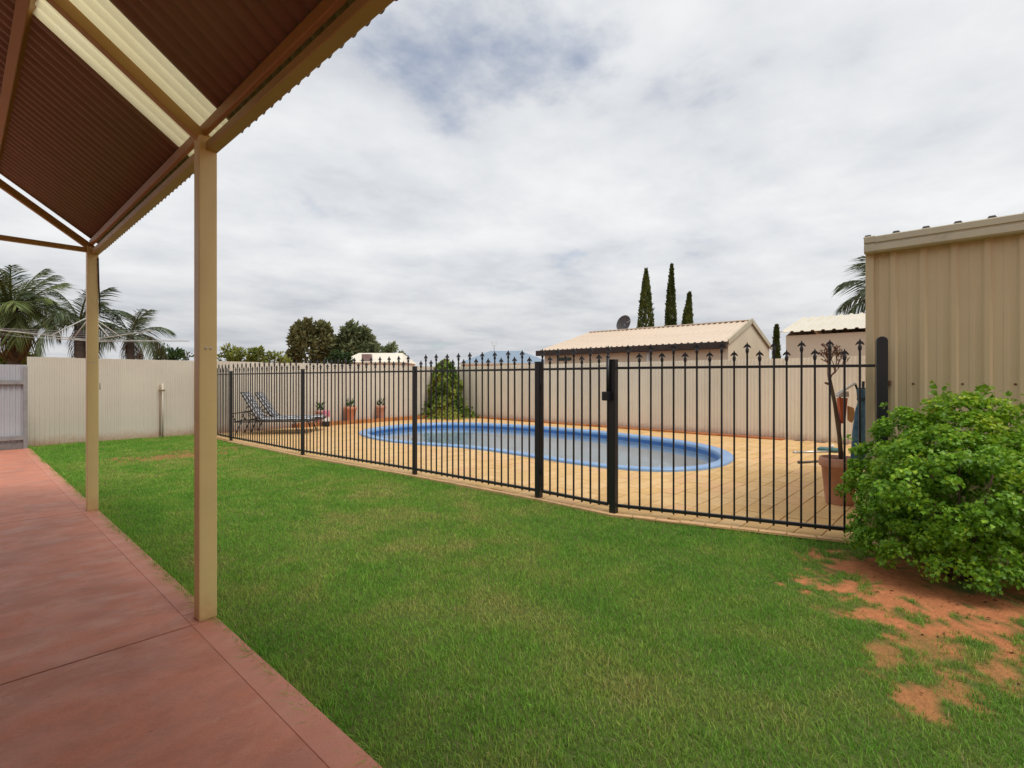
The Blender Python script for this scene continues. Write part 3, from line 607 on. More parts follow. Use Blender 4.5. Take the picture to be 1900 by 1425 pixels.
# ------------------------------------------------------------------ garden shed
SX = 5.25
sh = thing('garden_shed', 'tan ribbed steel shed with pale gutter behind the green bush', 'shed', (SX, 0.72, 0)); sh.location = (0, 0, 0)
def shed_sheet(w, h, dep=0.016):
    n = 4; p = w / n; pr = []
    for i in range(n): x = i * p; pr += [(x, 0), (x + .055, 0), (x + .06, -.003), (x + .085, -.003), (x + .09, 0), (x + p - .062, 0), (x + p - .046, -dep), (x + p - .016, -dep)]
    pr.append((w, 0)); m = len(pr); vs = [(x, y, z) for z in (0, h) for x, y in pr]
    return MB().add(vs, [(i, i + 1, m + i + 1, m + i) for i in range(m - 1)])
sme = shed_sheet(0.76, 2.5).mesh('wall_sheet', SHED)
for k in range(5): link('wall_sheet', sme, sh, T(SX, 0.70 - k * 0.76, -0.04, -math.pi / 2))
sme2 = shed_sheet(0.76, 2.5).mesh('wall_sheet', SHED)
for k in range(4): link('wall_sheet', sme2, sh, T(SX + 0.02 + (k + 1) * 0.76, 0.72, -0.04, math.pi))
ctr = MB().box(SX - .026, SX + .03, .67, .728, -0.05, 2.45); ctr.build('corner_trim', SHED, sh, .003)
gz = 2.375; gx0, gx1 = SX - 0.10, SX - 0.003
gut = [(gx1, gz + .02), (gx1, gz), (gx0 + .012, gz), (gx0, gz + .012), (gx0, gz + .055), (gx0 + .008, gz + .062), (gx0 + .008, gz + .074), (gx0 - .003, gz + .08), (gx0 - .003, gz + .125), (gx0 + .004, gz + .132), (gx0 + .014, gz + .126), (gx0 + .014, gz + .085), (gx0 + .02, gz + .014), (gx1 - .004, gz + .014)]
gy0, gy1 = -3.1, 0.728; n_ = len(gut); gm = MB(); gm.add([(x, gy0, z) for x, z in gut] + [(x, gy1 - .07, z) for x, z in gut], [(i, (i + 1) % n_, n_ + (i + 1) % n_, n_ + i) for i in range(n_)]); gm.build('gutter', TRIM, sh)
gm = MB(); gm.add([(x - .003, gy1 - .075, z - .002 if z < gz + .05 else z + .004) for x, z in gut] + [(x - .003, gy1, z - .002 if z < gz + .05 else z + .004) for x, z in gut], [(i, (i + 1) % n_, n_ + (i + 1) % n_, n_ + i) for i in range(n_)] + [tuple(range(n_, 2 * n_))]); gm.build('gutter_end', TRIM, sh)
def shed_roof(w):
    n = 4; p = w / n; pr = []
    for i in range(n): y = i * p; pr += [(y, 0), (y + p - .07, 0), (y + p - .052, .02), (y + p - .018, .02)]
    pr.append((w, 0)); m = len(pr); L_ = 3.3; vs = [(x, y, z + x * 0.12) for x in (0, L_) for y, z in pr]
    fs = [(i, m + i, m + i + 1, i + 1) for i in range(m - 1)]; return MB().add(vs, fs)
rm = shed_roof(0.76).mesh('roof_sheet', TRIM)
for k in range(5): o = link('roof_sheet', rm, sh, T(SX - 0.06, 0.72 - (k + 1) * 0.76 + .02, gz + 0.134)); s = o.modifiers.new('thickness', 'SOLIDIFY'); s.thickness = .002
capm = MB().add([(0, -.026, 0), (0, -.018, .018), (0, .018, .018), (0, .026, 0), (.03, -.026, 0), (.03, -.018, .018), (.03, .018, .018), (.03, .026, 0)], [(3, 2, 1, 0), (0, 1, 5, 4), (1, 2, 6, 5), (2, 3, 7, 6)]).mesh('rib_end', mat('rib_end_grey', (0.14, 0.13, 0.12), .9))  # dark grey caps on the roof rib ends
for k in range(16): link('rib_end', capm, sh, T(SX - 0.067, 0.74 - 0.76 + .155 - (k - 3) * 0.19, gz + 0.137))
scm = MB().lathe([(0.0, 0.006), (0.006, 0.006), (0.009, 0.0)][::-1], 10).mesh('screw', mat('rusty_screw', (0.18, 0.09, 0.05), .7))
for y in (0.43, 0.36, 0.13, -0.16): link('screw', scm, sh, T(SX - .001, y - .02, 1.285, 0, 0, -math.pi / 2, 1.0 if y != .36 else 1.6))

# ------------------------------------------------------------------ bush beside the shed
def lobed_leaf(w=1.0):
    pts = [(0, 0), (.22, .06), (.46, .02), (.34, .2), (.52, .42), (.27, .44), (.22, .66), (.1, .72), (0, 1.0)]
    L_ = [(x * w, y, 0.10 * abs(x) - .12 * y * y) for x, y in pts]; Rr = [(-x, y, z) for x, y, z in L_[1:-1]]
    return L_, Rr
def leaf_template():
    L_, Rr = lobed_leaf(); v = L_ + Rr; n = len(L_); r = list(range(n, n + len(Rr))); c = len(v); v = v + [(0, .4, -.03)]
    loop = list(range(n)) + r[::-1]; t = [(loop[i], loop[(i + 1) % len(loop)], c) for i in range(len(loop))]; return np.array(v, float), np.array(t)
LV, LT = leaf_template()
def bush():
    root = thing('bush', 'dense bright green leafy bush against the tan shed wall', 'bush', (4.63, 0.12, 0))
    C = np.array([0.0, 0.0, 0.585]); RAD = np.array([0.565, 0.61, 0.585])
    # clumps on a lumpy ellipsoid
    nc = 270; ii = np.arange(nc) + .5; cz = 1 - 1.93 * ii / nc; th = ii * 2.39996; sr = np.sqrt(1 - cz ** 2)
    dirs = unit(np.stack([sr * np.cos(th), sr * np.sin(th), cz], 1) + RNG.normal(size=(nc, 3)) * .07)
    lump = 0.66 + 0.5 * VN(dirs[:, 0] * 2 + 9, dirs[:, 1] * 2 + dirs[:, 2] * 2.2 + 4, 1.0, 2) + RNG.normal(size=nc) * .055
    taper = np.where(dirs[:, 2] > 0, 1 - .3 * np.abs(dirs[:, 2]) ** .8, 1.0)
    cen = C + dirs * RAD * lump[:, None] * np.stack([taper, taper, np.ones(nc)], 1)
    ns = 60; ts = RNG.uniform(0, 2 * np.pi, ns); q = np.stack([np.cos(ts), np.sin(ts), -.35 + 0 * ts], 1); cen = np.concatenate([cen, np.stack([.5 * np.cos(ts), .56 * np.sin(ts), RNG.uniform(.08, .24, ns)], 1)]); dirs = np.concatenate([dirs, q]); nc += ns   # skirt
    ni = 90; q = unit(RNG.normal(size=(ni, 3))); cen = np.concatenate([cen, C + q * RAD * .58]); dirs = np.concatenate([dirs, q]); nc += ni      # the shaded inside
    PP = []; DD = []; NN = []; CC = []; SS = []
    for k in range(nc):
        m_ = 112; rad = RNG.uniform(.05, .095); v = unit(RNG.normal(size=(m_, 3)) + dirs[k][None] * .7 + np.array([[0, 0, .5]])); p = cen[k] + v * (rad * RNG.uniform(.55, 1.15, (m_, 1))) * np.array([[1, 1, .75]])
        o = unit(v * .8 + dirs[k][None] * .3 + RNG.normal(size=(m_, 3)) * .35 + np.array([[0, 0, .25]]))
        dr = unit(np.cross(o, RNG.normal(size=(m_, 3))) + v * .7 + np.array([[0, 0, -0.3]]))
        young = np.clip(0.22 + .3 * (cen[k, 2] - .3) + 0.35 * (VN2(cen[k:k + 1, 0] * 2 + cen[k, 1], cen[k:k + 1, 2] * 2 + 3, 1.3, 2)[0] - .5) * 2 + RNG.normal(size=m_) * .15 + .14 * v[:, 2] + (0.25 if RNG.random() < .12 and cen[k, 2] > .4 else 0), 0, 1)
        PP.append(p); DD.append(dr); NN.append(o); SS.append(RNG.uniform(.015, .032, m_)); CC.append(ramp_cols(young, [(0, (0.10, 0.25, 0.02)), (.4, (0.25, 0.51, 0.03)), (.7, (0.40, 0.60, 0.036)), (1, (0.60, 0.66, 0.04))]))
    for k in range(26):                          # loose sprigs standing out of the outline
        d0 = unit(np.array([[RNG.normal() * .6, RNG.normal() * .8, abs(RNG.normal()) + .25]]))[0]; m_ = 16; f = np.linspace(.92, 1.2, m_)[:, None]; p = C + d0 * RAD * f + RNG.normal(size=(m_, 3)) * .014
        PP.append(p); DD.append(unit(RNG.normal(size=(m_, 3)) + d0)); NN.append(unit(RNG.normal(size=(m_, 3)) * .6 + np.array([[0, 0, 1.]]))); SS.append(RNG.uniform(.022, .042, m_)); CC.append(ramp_cols(RNG.uniform(.3, .8, m_), [(0, (0.09, 0.22, 0.016)), (.5, (0.17, 0.36, 0.024)), (1, (0.36, 0.5, 0.03))]))
    P_, D_, N_, S_, C_ = map(np.concatenate, (PP, DD, NN, SS, CC))
    ok = (P_[:, 2] > 0.04) & (P_[:, 0] < 0.58) & (RNG.random(len(P_)) < np.where(P_[:, 2] < .2, .8, 1)); P_, D_, N_, S_, C_ = P_[ok], D_[ok], N_[ok], S_[ok], C_[ok]
    Sx = unit(np.cross(D_, N_)); U = np.cross(Sx, D_)
    W = P_ + np.array([4.63, 0.12, 0]); dist = np.linalg.norm(W - np.array([0, 0, H]), axis=1) - 0.25 * (N_ @ unit(np.array([[-4.6, 0, .6]]))[0])
    order = np.argsort(dist); near = order[:290]; rest = order[290:]
    fm = foliage('bush_leaves', trans=.4, rough=.45, spec=.4)
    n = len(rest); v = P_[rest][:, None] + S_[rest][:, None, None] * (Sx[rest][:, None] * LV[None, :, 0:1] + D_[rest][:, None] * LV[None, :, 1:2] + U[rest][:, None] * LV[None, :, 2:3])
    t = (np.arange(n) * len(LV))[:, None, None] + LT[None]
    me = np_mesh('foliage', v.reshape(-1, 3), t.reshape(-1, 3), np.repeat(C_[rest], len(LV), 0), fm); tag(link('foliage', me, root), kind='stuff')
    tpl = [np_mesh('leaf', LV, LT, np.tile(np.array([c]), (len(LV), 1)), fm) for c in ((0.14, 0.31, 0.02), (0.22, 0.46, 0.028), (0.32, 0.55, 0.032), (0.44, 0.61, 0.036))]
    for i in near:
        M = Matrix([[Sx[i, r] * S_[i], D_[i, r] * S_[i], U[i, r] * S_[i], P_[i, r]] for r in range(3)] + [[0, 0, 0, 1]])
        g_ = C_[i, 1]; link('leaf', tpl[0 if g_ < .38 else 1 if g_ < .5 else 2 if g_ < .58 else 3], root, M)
    for k in range(9):
        a = k * 0.7; r = .28 + .1 * (k % 3)
        MB().tube([(.05 * math.cos(a), .05 * math.sin(a), -.05), (r * .5 * math.cos(a), r * .5 * math.sin(a), .3), (r * math.cos(a), r * math.sin(a), .75)], [.014, .011, .005], 6).build('stem', BARK, root)
bush()

# ------------------------------------------------------------------ pool side things near the shed
def pot_mesh(r, h, m=TERRA):
    p = [(0, .0), (r * .68, 0), (r * .7, .01), (r * .9, h * .8), (r, h * .81), (r * 1.03, h * .83), (r * 1.03, h * .97), (r * .99, h), (r * .9, h), (r * .88, h * .93), (0, h * .92)]
    return MB().lathe(p, 24)
pot = thing('terracotta_pot', 'large faded terracotta pot beside the blue umbrella holding a bare tree', 'pot', (6.38, 1.12, 0.0))
pot_mesh(.185, .49).build('pot_body', TERRA, pot); MB().lathe([(0, .458), (.165, .456)], 20).build('potting_soil', mat('potting_soil', (.06, .035, .02), .95, .3, 30), pot)
bt = thing('bare_tree', 'thin bare forked tree growing from the large terracotta pot', 'tree', (6.38, 1.12, .47))
tp = Vector((0, 0, 0)); rdir = Vector((RT[0], RT[1], 0))
trunk_pts = [rdir * .02, rdir * .0 + Vector((0, 0, .25)), rdir * -.05 + Vector((0, 0, .6)), rdir * -.105 + Vector((0, 0, .86))]
MB().tube([(q.x, q.y, q.z) for q in trunk_pts], [.024, .021, .019, .017], 8).build('trunk', BARK, bt)
random.seed(5); brs = MB()
def branch(p, d, l, r, dep):
    q = p + d * l; mid = p + d * l * .5 + Vector((random.uniform(-1, 1), random.uniform(-1, 1), random.uniform(-1, 1))) * l * .08
    brs.tube([p, mid, q], [r, r * .85, r * .65], 5)
    if dep == 0: return
    for k in range(random.choice((2, 2, 3))):
        nd = (d + Vector((random.uniform(-.75, .75), random.uniform(-.75, .75), random.uniform(-.1, .45)))).normalized(); branch(q if k < 2 else mid, nd, l * random.uniform(.6, .85), max(.0035, r * .66), dep - 1)
branch(trunk_pts[-1] - Vector((0, 0, .02)), (Vector((0, 0, 1)) - rdir * .12).normalized(), .12, .013, 6)
branch(trunk_pts[-1] - Vector((0, 0, .03)), (Vector((0, 0, .9)) + rdir * .5).normalized(), .12, .010, 5)
branch(trunk_pts[-1] - Vector((0, 0, .06)), (Vector((0, 0, .25)) - rdir * .9).normalized(), .05, .017, 0)
brs.build('twigs', mat('twig_bark', (.2, .1, .07), .9, .3, 20), bt)
# closed umbrella
um = thing('umbrella', 'closed blue patio umbrella leaning by the corner of the shed', 'umbrella', (6.42, 0.93, 0)); um.rotation_euler = (R(0.5), R(1.5), 0)
MB().tube([(0, 0, 0), (0, 0, 1.3)], .014, 10).build('pole', BLACK, um)
cn = MB(); prof = [(.075, .38), (.085, .5), (.078, .75), (.055, 1.0), (.03, 1.12), (.048, 1.2), (.042, 1.22)]; nf = 32; vs = []; fs = []
for r, z in prof:
    for k in range(nf): a = 2 * math.pi * k / nf; rr = r * (1 + .28 * math.cos(8 * a + z * 1.4)); vs.append((rr * math.cos(a), rr * math.sin(a), z))
for i in range(len(prof) - 1):
    for k in range(nf): k2 = (k + 1) % nf; fs.append((i * nf + k, i * nf + k2, (i + 1) * nf + k2, (i + 1) * nf + k))
cn.add(vs, fs, True); cn.build('canopy', mat('blue_canvas', (.075, .16, .24), .8, .3, 18, dirt=((.16, .33, .38), 9, .5, .6)), um)
MB().lathe([(.052, 1.1), (.056, 1.115), (.052, 1.13)], 16).build('tie_strap', mat('dark_canvas', (.02, .05, .08)), um)
MB().box(-.085, -.07, -.03, .015, .60, .65).build('red_tag', mat('orange_red_plastic', (.6, .1, .04)), um)
MB().tube([(6.46, .86, 0), (6.48, .80, 1.26)], .014, 8)
po = thing('pool_pole', 'dark pole propped upright beside the blue umbrella', 'pole', (6.52, .95, 0)); MB().tube([(0, 0, 0), (.0, -.02, 1.22)], .014, 8).build('shaft', BLACK, po); MB().box(-.02, .02, -.05, .03, 1.2, 1.23).build('grip', BLACK, po, .004)
# pool scoop with white frame, hung on a bent pipe at the corner
wr = thing('pool_scoop', 'orange and red pool scoop hanging from a white bent arm behind the bare tree', 'pool scoop', (6.84, 1.11, 0)); q0 = -rdir * .10
MB().tube([q0 + Vector((0, 0, 0)), q0 + Vector((0, 0, 1.15))], .012, 8).build('stand_pole', mat('maroon_metal', (.16, .035, .03)), wr)
MB().tube([q0 + rdir * -.02 + Vector((0, 0, 1.16)), q0 + rdir * .06 + Vector((0, 0, 1.21)), q0 + rdir * .17 + Vector((0, 0, 1.275))], .016, 8).build('arm', WHITE, wr)
MB().tube([q0 + rdir * .17 + Vector((0, 0, 1.275)), q0 + rdir * .20 + Vector((0, 0, 1.2)), q0 + rdir * .215 + Vector((0, 0, 1.05))], .012, 8).build('hook', BLACK, wr)
fr_ = Vector((FW[0], FW[1], 0))
def slab(pts, th, name, m, par):
    n = len(pts); mb = MB(); mb.add([q0 + rdir * x + Vector((0, 0, z)) - fr_ * th / 2 for x, z in pts] + [q0 + rdir * x + Vector((0, 0, z)) + fr_ * th / 2 for x, z in pts],
        [tuple(range(n)), tuple(range(2 * n - 1, n - 1, -1))] + [(i, n + i, n + (i + 1) % n, (i + 1) % n) for i in range(n)]); mb.build(name, m, par, .006, 2)
slab([(-.03, 1.12), (-.035, 1.15), (.02, 1.19), (.08, 1.185), (.085, 1.12)], .07, 'scoop_mouth', mat('pale_plastic', (.6, .55, .55), .5, .1), wr)
slab([(-.025, 1.11), (.075, 1.11), (.05, .84), (.02, .82), (-.0, .86)], .05, 'scoop_bag', mat('orange_red_cloth', (.48, .11, .045), .8, .15, 12), wr)
slab([(.09, 1.02), (.15, 1.0), (.17, .9), (.13, .83), (.09, .86)], .03, 'side_flap', mat('tan_cloth', (.6, .33, .14), .8, .15, 12), wr)
# rods lying on the paving
for k, (a, b, lab, mm) in enumerate((((1478, 841), (1545, 839), 'grey metal rod lying on the paving nearer the back fence', GALV), ((1487, 860), (1525, 857.5), 'dark metal rod lying on the paving just behind the terracotta pot', mat('dark_rod', (.09, .08, .06), .5)))):
    A, B_ = ground(*a), ground(*b); rd = MB().tube([A + Vector((0, 0, .018)), B_ + Vector((0, 0, .018))], .017, 8)
    rd.tube([A + Vector((0, 0, .02)), A + (A - B_).normalized() * .06 + Vector((0, 0, .02))], .024, 8); tag(rd.build('metal_rod', mm), lab, 'rod')
hz_ = thing('vacuum_head', 'teal pool vacuum head lying at the end of the grey rod', 'vacuum head', tuple(ground(1538, 838)))
MB().box(-.12, .12, -.17, .17, .02, .07).build('plate', mat('teal_plastic', (.06, .16, .17), .5), hz_, .02, 2); MB().tube([(0, 0, .06), (-.05, -.08, .12)], .025, 10).build('swivel', WHITE, hz_)

# ------------------------------------------------------------------ sun loungers
STR = None
def stripe_mat():
    m = bpy.data.materials.new('striped_sling'); m.use_nodes = True; nt = m.node_tree; N = nt.nodes.new; L = nt.links.new
    p = nt.nodes['Principled BSDF']; p.inputs['Roughness'].default_value = .85
    tc = N('ShaderNodeTexCoord'); s = N('ShaderNodeSeparateXYZ'); L(tc.outputs['Object'], s.inputs[0])
    a = N('ShaderNodeMath'); a.operation = 'MULTIPLY'; a.inputs[1].default_value = 7.2; L(s.outputs[1], a.inputs[0])
    f = N('ShaderNodeMath'); f.operation = 'FRACT'; L(a.outputs[0], f.inputs[0])
    r = N('ShaderNodeValToRGB'); r.color_ramp.interpolation = 'CONSTANT'; L(f.outputs[0], r.inputs[0]); e = r.color_ramp.elements
    e[0].color = (.52, .52, .53, 1); e[1].position = .42; e[1].color = (.03, .031, .036, 1); k = e.new(.62); k.color = (.15, .152, .16, 1); k = e.new(.85); k.color = (.03, .031, .036, 1)
    L(r.outputs[0], p.inputs['Base Color']); return m
STR = stripe_mat()
def lounger(label, x, y, rz, back):
    t = thing('sun_lounger', label, 'sun lounger', (x, y, 0), rz, 'sun loungers by the back fence'); t.scale = (.93, .93, .93); W = .31
    fm = mat('lounger_frame', (.03, .028, .025), .5); hinge = .62; sz = .34
    fr = MB()
    for s in (-1, 1): fr.tube([(.05, s * W, sz), (1.88, s * W, sz)], .016, 8)
    fr.tube([(1.88, -W, sz), (1.88, W, sz)], .016, 8); fr.tube([(.05, -W, sz), (.05, W, sz)], .016, 8); fr.build('frame', fm, t)
    for lx, s in ((.22, -1), (.22, 1), (1.5, -1), (1.5, 1)):
        d = -.14 if lx < 1 else .1; MB().tube([(lx, s * W, sz), (lx + d, s * (W + .01), .02), (lx + d, s * (W + .01), 0)], .015, 8).build('leg', fm, t)
    MB().tube([(.1, -W - .02, .34), (.0, -W - .03, .55), (.35, -W - .03, .6), (.75, -W - .02, .36)], .014, 8).build('arm_rest', fm, t); MB().tube([(.1, W + .02, .34), (.0, W + .03, .55), (.35, W + .03, .6), (.75, W + .02, .36)], .014, 8).build('arm_rest', fm, t)
    def pad(l, n, nm, M):                        # quilted pad along +X
        vs = []; fs = []; k = 9
        for i in range(n * 4 + 1):
            xx = l * i / (n * 4); pz = .05 + .022 * abs(math.sin(math.pi * i / 4))
            for j in range(k): yy = -.29 + .58 * j / (k - 1); e = 1 - abs(2 * j / (k - 1) - 1) ** 4; vs.append((xx, yy, .005 + pz * (0.45 + .55 * e)))
        m0 = len(vs); vs += [(v[0], v[1], 0) for v in vs]
        nr = n * 4 + 1
        for i in range(nr - 1):
            for j in range(k - 1): a = i * k + j; fs.append((a, a + k, a + k + 1, a + 1)); fs.append((m0 + a, m0 + a + 1, m0 + a + k + 1, m0 + a + k))
            fs.append((i * k, m0 + i * k, m0 + (i + 1) * k, (i + 1) * k)); fs.append((i * k + k - 1, (i + 1) * k + k - 1, m0 + (i + 1) * k + k - 1, m0 + i * k + k - 1))
        for j in range(k - 1): fs.append((j, j + 1, m0 + j + 1, m0 + j)); b = (nr - 1) * k + j; fs.append((b, m0 + b, m0 + b + 1, b + 1))
        o = MB().add(vs, fs, True).build(nm, STR, t); o.matrix_basis = M; return o
    pad(1.26, 4, 'seat_cushion', T(hinge, 0, sz + .02))
    pad(.80, 3, 'back_cushion', T(hinge, 0, sz + .02) @ Matrix.Rotation(-(math.pi - back), 4, 'Y') @ Matrix.Rotation(math.pi, 4, 'X'))
    c, s_ = -math.cos(back), math.sin(back); bf = MB()
    for s in (-1, 1): bf.tube([(hinge, s * (W - .02), sz + .01), (hinge + c * .84, s * (W - .02), sz + s_ * .84 + .01)], .014, 8)
    bf.tube([(hinge + c * .84, -W + .02, sz + s_ * .84 + .01), (hinge + c * .84, W - .02, sz + s_ * .84 + .01)], .014, 8); bf.build('backrest_frame', fm, t)
    MB().tube([(hinge + c * .5, -W + .05, sz + s_ * .5), (.18, -W + .05, sz)], .01, 6).build('prop', fm, t)
lounger('grey striped sun lounger standing nearer the pool fence', 4.60, 13.22, R(-39), R(60)); lounger('grey striped sun lounger standing nearer the cream back fence', 5.08, 13.6, R(-37), R(57))

# ------------------------------------------------------------------ potted plants by the fence
def leafy_tuft(name, par, n, r, h, z0, size, stops, m, asp=.35):
    th = RNG.uniform(0, 2 * np.pi, n); rr = r * np.sqrt(RNG.random(n)); p = np.stack([rr * np.cos(th) * .5, rr * np.sin(th) * .5, z0 + h * RNG.random(n) ** 1.2 * .8], 1)
    d = np.stack([np.cos(th) * .7, np.sin(th) * .7, .6 + RNG.random(n)], 1); return link(name, leaf_mesh(name, p, d, RNG.uniform(.6, 1.2, n) * size, asp, ramp_cols(RNG.random(n), stops), m), par)
GRN = [(0, (.03, .08, .02)), (.6, (.06, .14, .03)), (1, (.13, .2, .05))]
for px, r, h, mm, lab, z in ((594, .13, .36, mat('pink_glaze', (.58, .33, .29), .5, .1), 'pale pink pot with small plant by the foot of the loungers', .085), (650, .19, .42, mat('orange_terracotta', (.62, .27, .17), .8, .15, 8), 'wide orange terracotta pot, widest of the pots along the cream fence', .085), (707, .155, .42, mat('rose_terracotta', (.56, .3, .23), .8, .12, 8), 'rose pink pot next to the wide orange pot along the cream fence', .085)):
    rr_ = ray(px, 700); d = 13.93 / rr_[1]; t = thing('plant_pot', lab, 'pot', (rr_[0] * d, 13.93, z)); pot_mesh(r, h).build('pot_body', mm, t)
    leafy_tuft('foliage', t, 45, .16, .26, h - .04, .12, GRN, foliage('pot_leaves'), .25)
q_ = ground(598, 783); tb = thing('chemical_tub', 'small pink and white tub with a dark base beside the lounger foot', 'tub', (7.05, 13.55, 0))
MB().lathe([(0, 0), (.1, 0), (.1, .15)], 16).build('base', mat('dark_plastic', (.02, .02, .03)), tb); MB().lathe([(.1, .15), (.1, .27)], 16).build('band', WHITE, tb); MB().lathe([(.1, .27), (.1, .43), (.085, .45), (0, .45)], 16).build('body', mat('pink_plastic', (.55, .18, .25)), tb)

# ------------------------------------------------------------------ vine in the corner of the fences
def vine():
    t = thing('vine', 'green climbing vine mounded against the corner of the cream fences', 'vine', (11.5, 13.68, 0.05)); n = 6500
    a = RNG.uniform(0, 2 * np.pi, n); hgt = RNG.random(n) ** 1.1; prof = np.interp(hgt, [0, .06, .2, .45, .75, .92, 1], [1.2, .85, .58, .5, .42, .26, .1])
    rad = prof * (0.45 + 1.1 * VN(np.cos(a) * 2.2 + 5, np.sin(a) * 2.2 + hgt * 6, 1.8, 3)); rad = rad * (0.6 + .42 * RNG.random(n) ** .5)
    p = np.stack([np.cos(a) * rad, np.sin(a) * rad, hgt * (1.72 + .3 * VN2(np.cos(a) * 3 + 2, np.sin(a) * 3 + 1, 1.5, 2))], 1)
    w = p + np.array([11.5, 13.68, .05]); ok = (w[:, 0] < FENCE_X - .02) & (w[:, 1] < FENCE_Y - .03); p, a, hgt = p[ok], a[ok], hgt[ok]; n = len(p)
    d = np.stack([np.cos(a) * .5, np.sin(a) * .5, -.6 + RNG.normal(size=n) * .4], 1) + RNG.normal(size=(n, 3)) * .35; nr = np.stack([np.cos(a), np.sin(a), .6 + 0 * a], 1)
    tc = VN2(p[:, 0] * 3 + 4, p[:, 2] * 1.2 + p[:, 1], 1.2, 3) * .9 + RNG.normal(size=n) * .12
    c = ramp_cols(tc, [(.1, (.06, .12, .018)), (.4, (.13, .22, .03)), (.6, (.26, .33, .042)), (.85, (.42, .36, .06))])
    tag(link('foliage', leaf_mesh('foliage', p, d, RNG.uniform(.07, .13, n), .7, c, foliage('vine_leaves'), nrm=nr), t), kind='stuff')
    for k in range(6): MB().tube([(.1 * k - .3, .3, 0), (.06 * k - .2, .35, .7), (.03 * k - .05, .42, 1.5)], [.03, .022, .008], 6).build('stem', BARK, t)
vine()

# ------------------------------------------------------------------ rotary clothes hoist
hc = at(168, 704, 10.0); ho = thing('clothes_hoist', 'galvanised rotary clothes hoist with wire lines standing on the lawn behind the veranda', 'clothes hoist', (hc.x, hc.y, 0), R(18))
MB().tube([(0, 0, -.05), (0, 0, 1.6)], .026, 10).build('mast', GALV, ho); MB().tube([(0, 0, 1.55), (0, 0, 2.55)], .02, 10).build('inner_mast', GALV, ho); MB().lathe([(0, 2.6), (.035, 2.58), (.04, 2.5), (.03, 2.48)][::-1], 10).build('head', GALV, ho)
MB().tube([(.03, 0, 1.25), (.16, 0, 1.25), (.16, 0, 1.12)], .012, 6).build('crank_handle', GALV, ho)
PALE = mat('pale_galvanised', (.5, .49, .45), .5, .12)
for k in range(4):
    c, s = math.cos(k * math.pi / 2), math.sin(k * math.pi / 2)
    MB().tube([(c * .04, s * .04, 2.09), (c * 1.95, s * 1.95, 2.2)], .008, 8).build('arm', PALE, ho); MB().tube([(c * .03, s * .03, 2.54), (c * .62, s * .62, 2.13)], .010, 8).build('strut', PALE, ho)
for r in (.7, 1.0, 1.3, 1.6, 1.92):
    zz_ = 2.1 + .1 * r / 1.95; pts = []
    for k in range(4):
        a0, a1 = k * math.pi / 2, (k + 1) * math.pi / 2
        for q in (0, .25, .5, .75): pts.append((r * (math.cos(a0) * (1 - q) + math.cos(a1) * q), r * (math.sin(a0) * (1 - q) + math.sin(a1) * q), zz_ - .05 * math.sin(q * math.pi)))
    pts.append(pts[0]); MB().tube(pts, .0022, 4, False).build('line_wire', GALV, ho)

# ------------------------------------------------------------------ neighbouring buildings
WALLC = mat('cream_neighbour_wall', (.66, .58, .44), .7, .06, 1.5); RPINK = mat('pinkish_cream_roof', (.66, .54, .42), .5, .06, 1.2, stretch=(4, .4, 1)); RPALE = mat('pale_cream_roof', (.68, .62, .50), .45, .06, 1.5)
DARKG = mat('dark_brown_gutter', (.035, .022, .018), .5, .2)
def ribbed_roof(p00, p01, p10, p11, n, nm, m, par, hgt=.03):
    """roof plane between eave p00-p01 and ridge p10-p11 with n raised ribs running up the slope"""
    p00, p01, p10, p11 = map(Vector, (p00, p01, p10, p11)); nrm = (p01 - p00).cross(p10 - p00).normalized()
    if nrm.z < 0: nrm = -nrm
    vs = []; fs = []; k = 0
    for i in range(n):
        for f, hh in ((0, 0), (.62, 0), (.7, hgt), (.9, hgt)):
            t = (i + f) / n; vs += [p00.lerp(p01, t) + nrm * hh, p10.lerp(p11, t) + nrm * hh]
    vs += [p01, p11]
    for i in range(len(vs) // 2 - 1): fs.append((2 * i, 2 * i + 2, 2 * i + 3, 2 * i + 1))
    o = MB().add(vs, fs).build(nm, m, par); s = o.modifiers.new('thickness', 'SOLIDIFY'); s.thickness = .01; return o
nb = thing('neighbour_shed', 'cream outbuilding with long pinkish roof, dark gutter and gable end', 'building', (16.4, 8, 0)); nb.location = (0, 0, 0)
bx0, bx1, by0, by1, ez, rz = 14.55, 18.3, 5.2, 11.75, 2.36, 3.10; mx_ = (bx0 + bx1) / 2
wl = MB(); wl.add([(bx0, by0, -.05), (bx1, by0, -.05), (bx1, by0, ez), (mx_, by0, rz - .06), (bx0, by0, ez), (bx0, by1, -.05), (bx1, by1, -.05), (bx1, by1, ez), (bx0, by1, ez)], [(0, 1, 2, 3, 4), (0, 4, 8, 5), (1, 6, 7, 2), (5, 8, 7, 6)]); wl.build('wall', WALLC, nb)
o1 = .12; hipy = by1 - .75
ribbed_roof((bx0 - o1, by0 - .05, ez), (bx0 - o1, by1 + .1, ez), (mx_, by0 - .05, rz), (mx_, hipy, rz), 34, 'roof', RPINK, nb); ribbed_roof((bx1 + o1, by0 - .05, ez), (bx1 + o1, by1 + .1, ez), (mx_, by0 - .05, rz), (mx_, hipy, rz), 34, 'roof', RPINK, nb)
MB().add([(bx0 - o1, by1 + .1, ez), (bx1 + o1, by1 + .1, ez), (mx_, hipy, rz)], [(0, 1, 2)]).build('hip_end', RPINK, nb)
MB().box(bx0 - .27, bx0 - .125, by0 - .03, by1 + .2, ez - .19, ez - .0).build('gutter', DARKG, nb, .01); MB().bar((mx_, by0 - .05, rz + .025), (mx_, hipy, rz + .025), .22, .03).build('ridge_cap', RPINK, nb, .005)
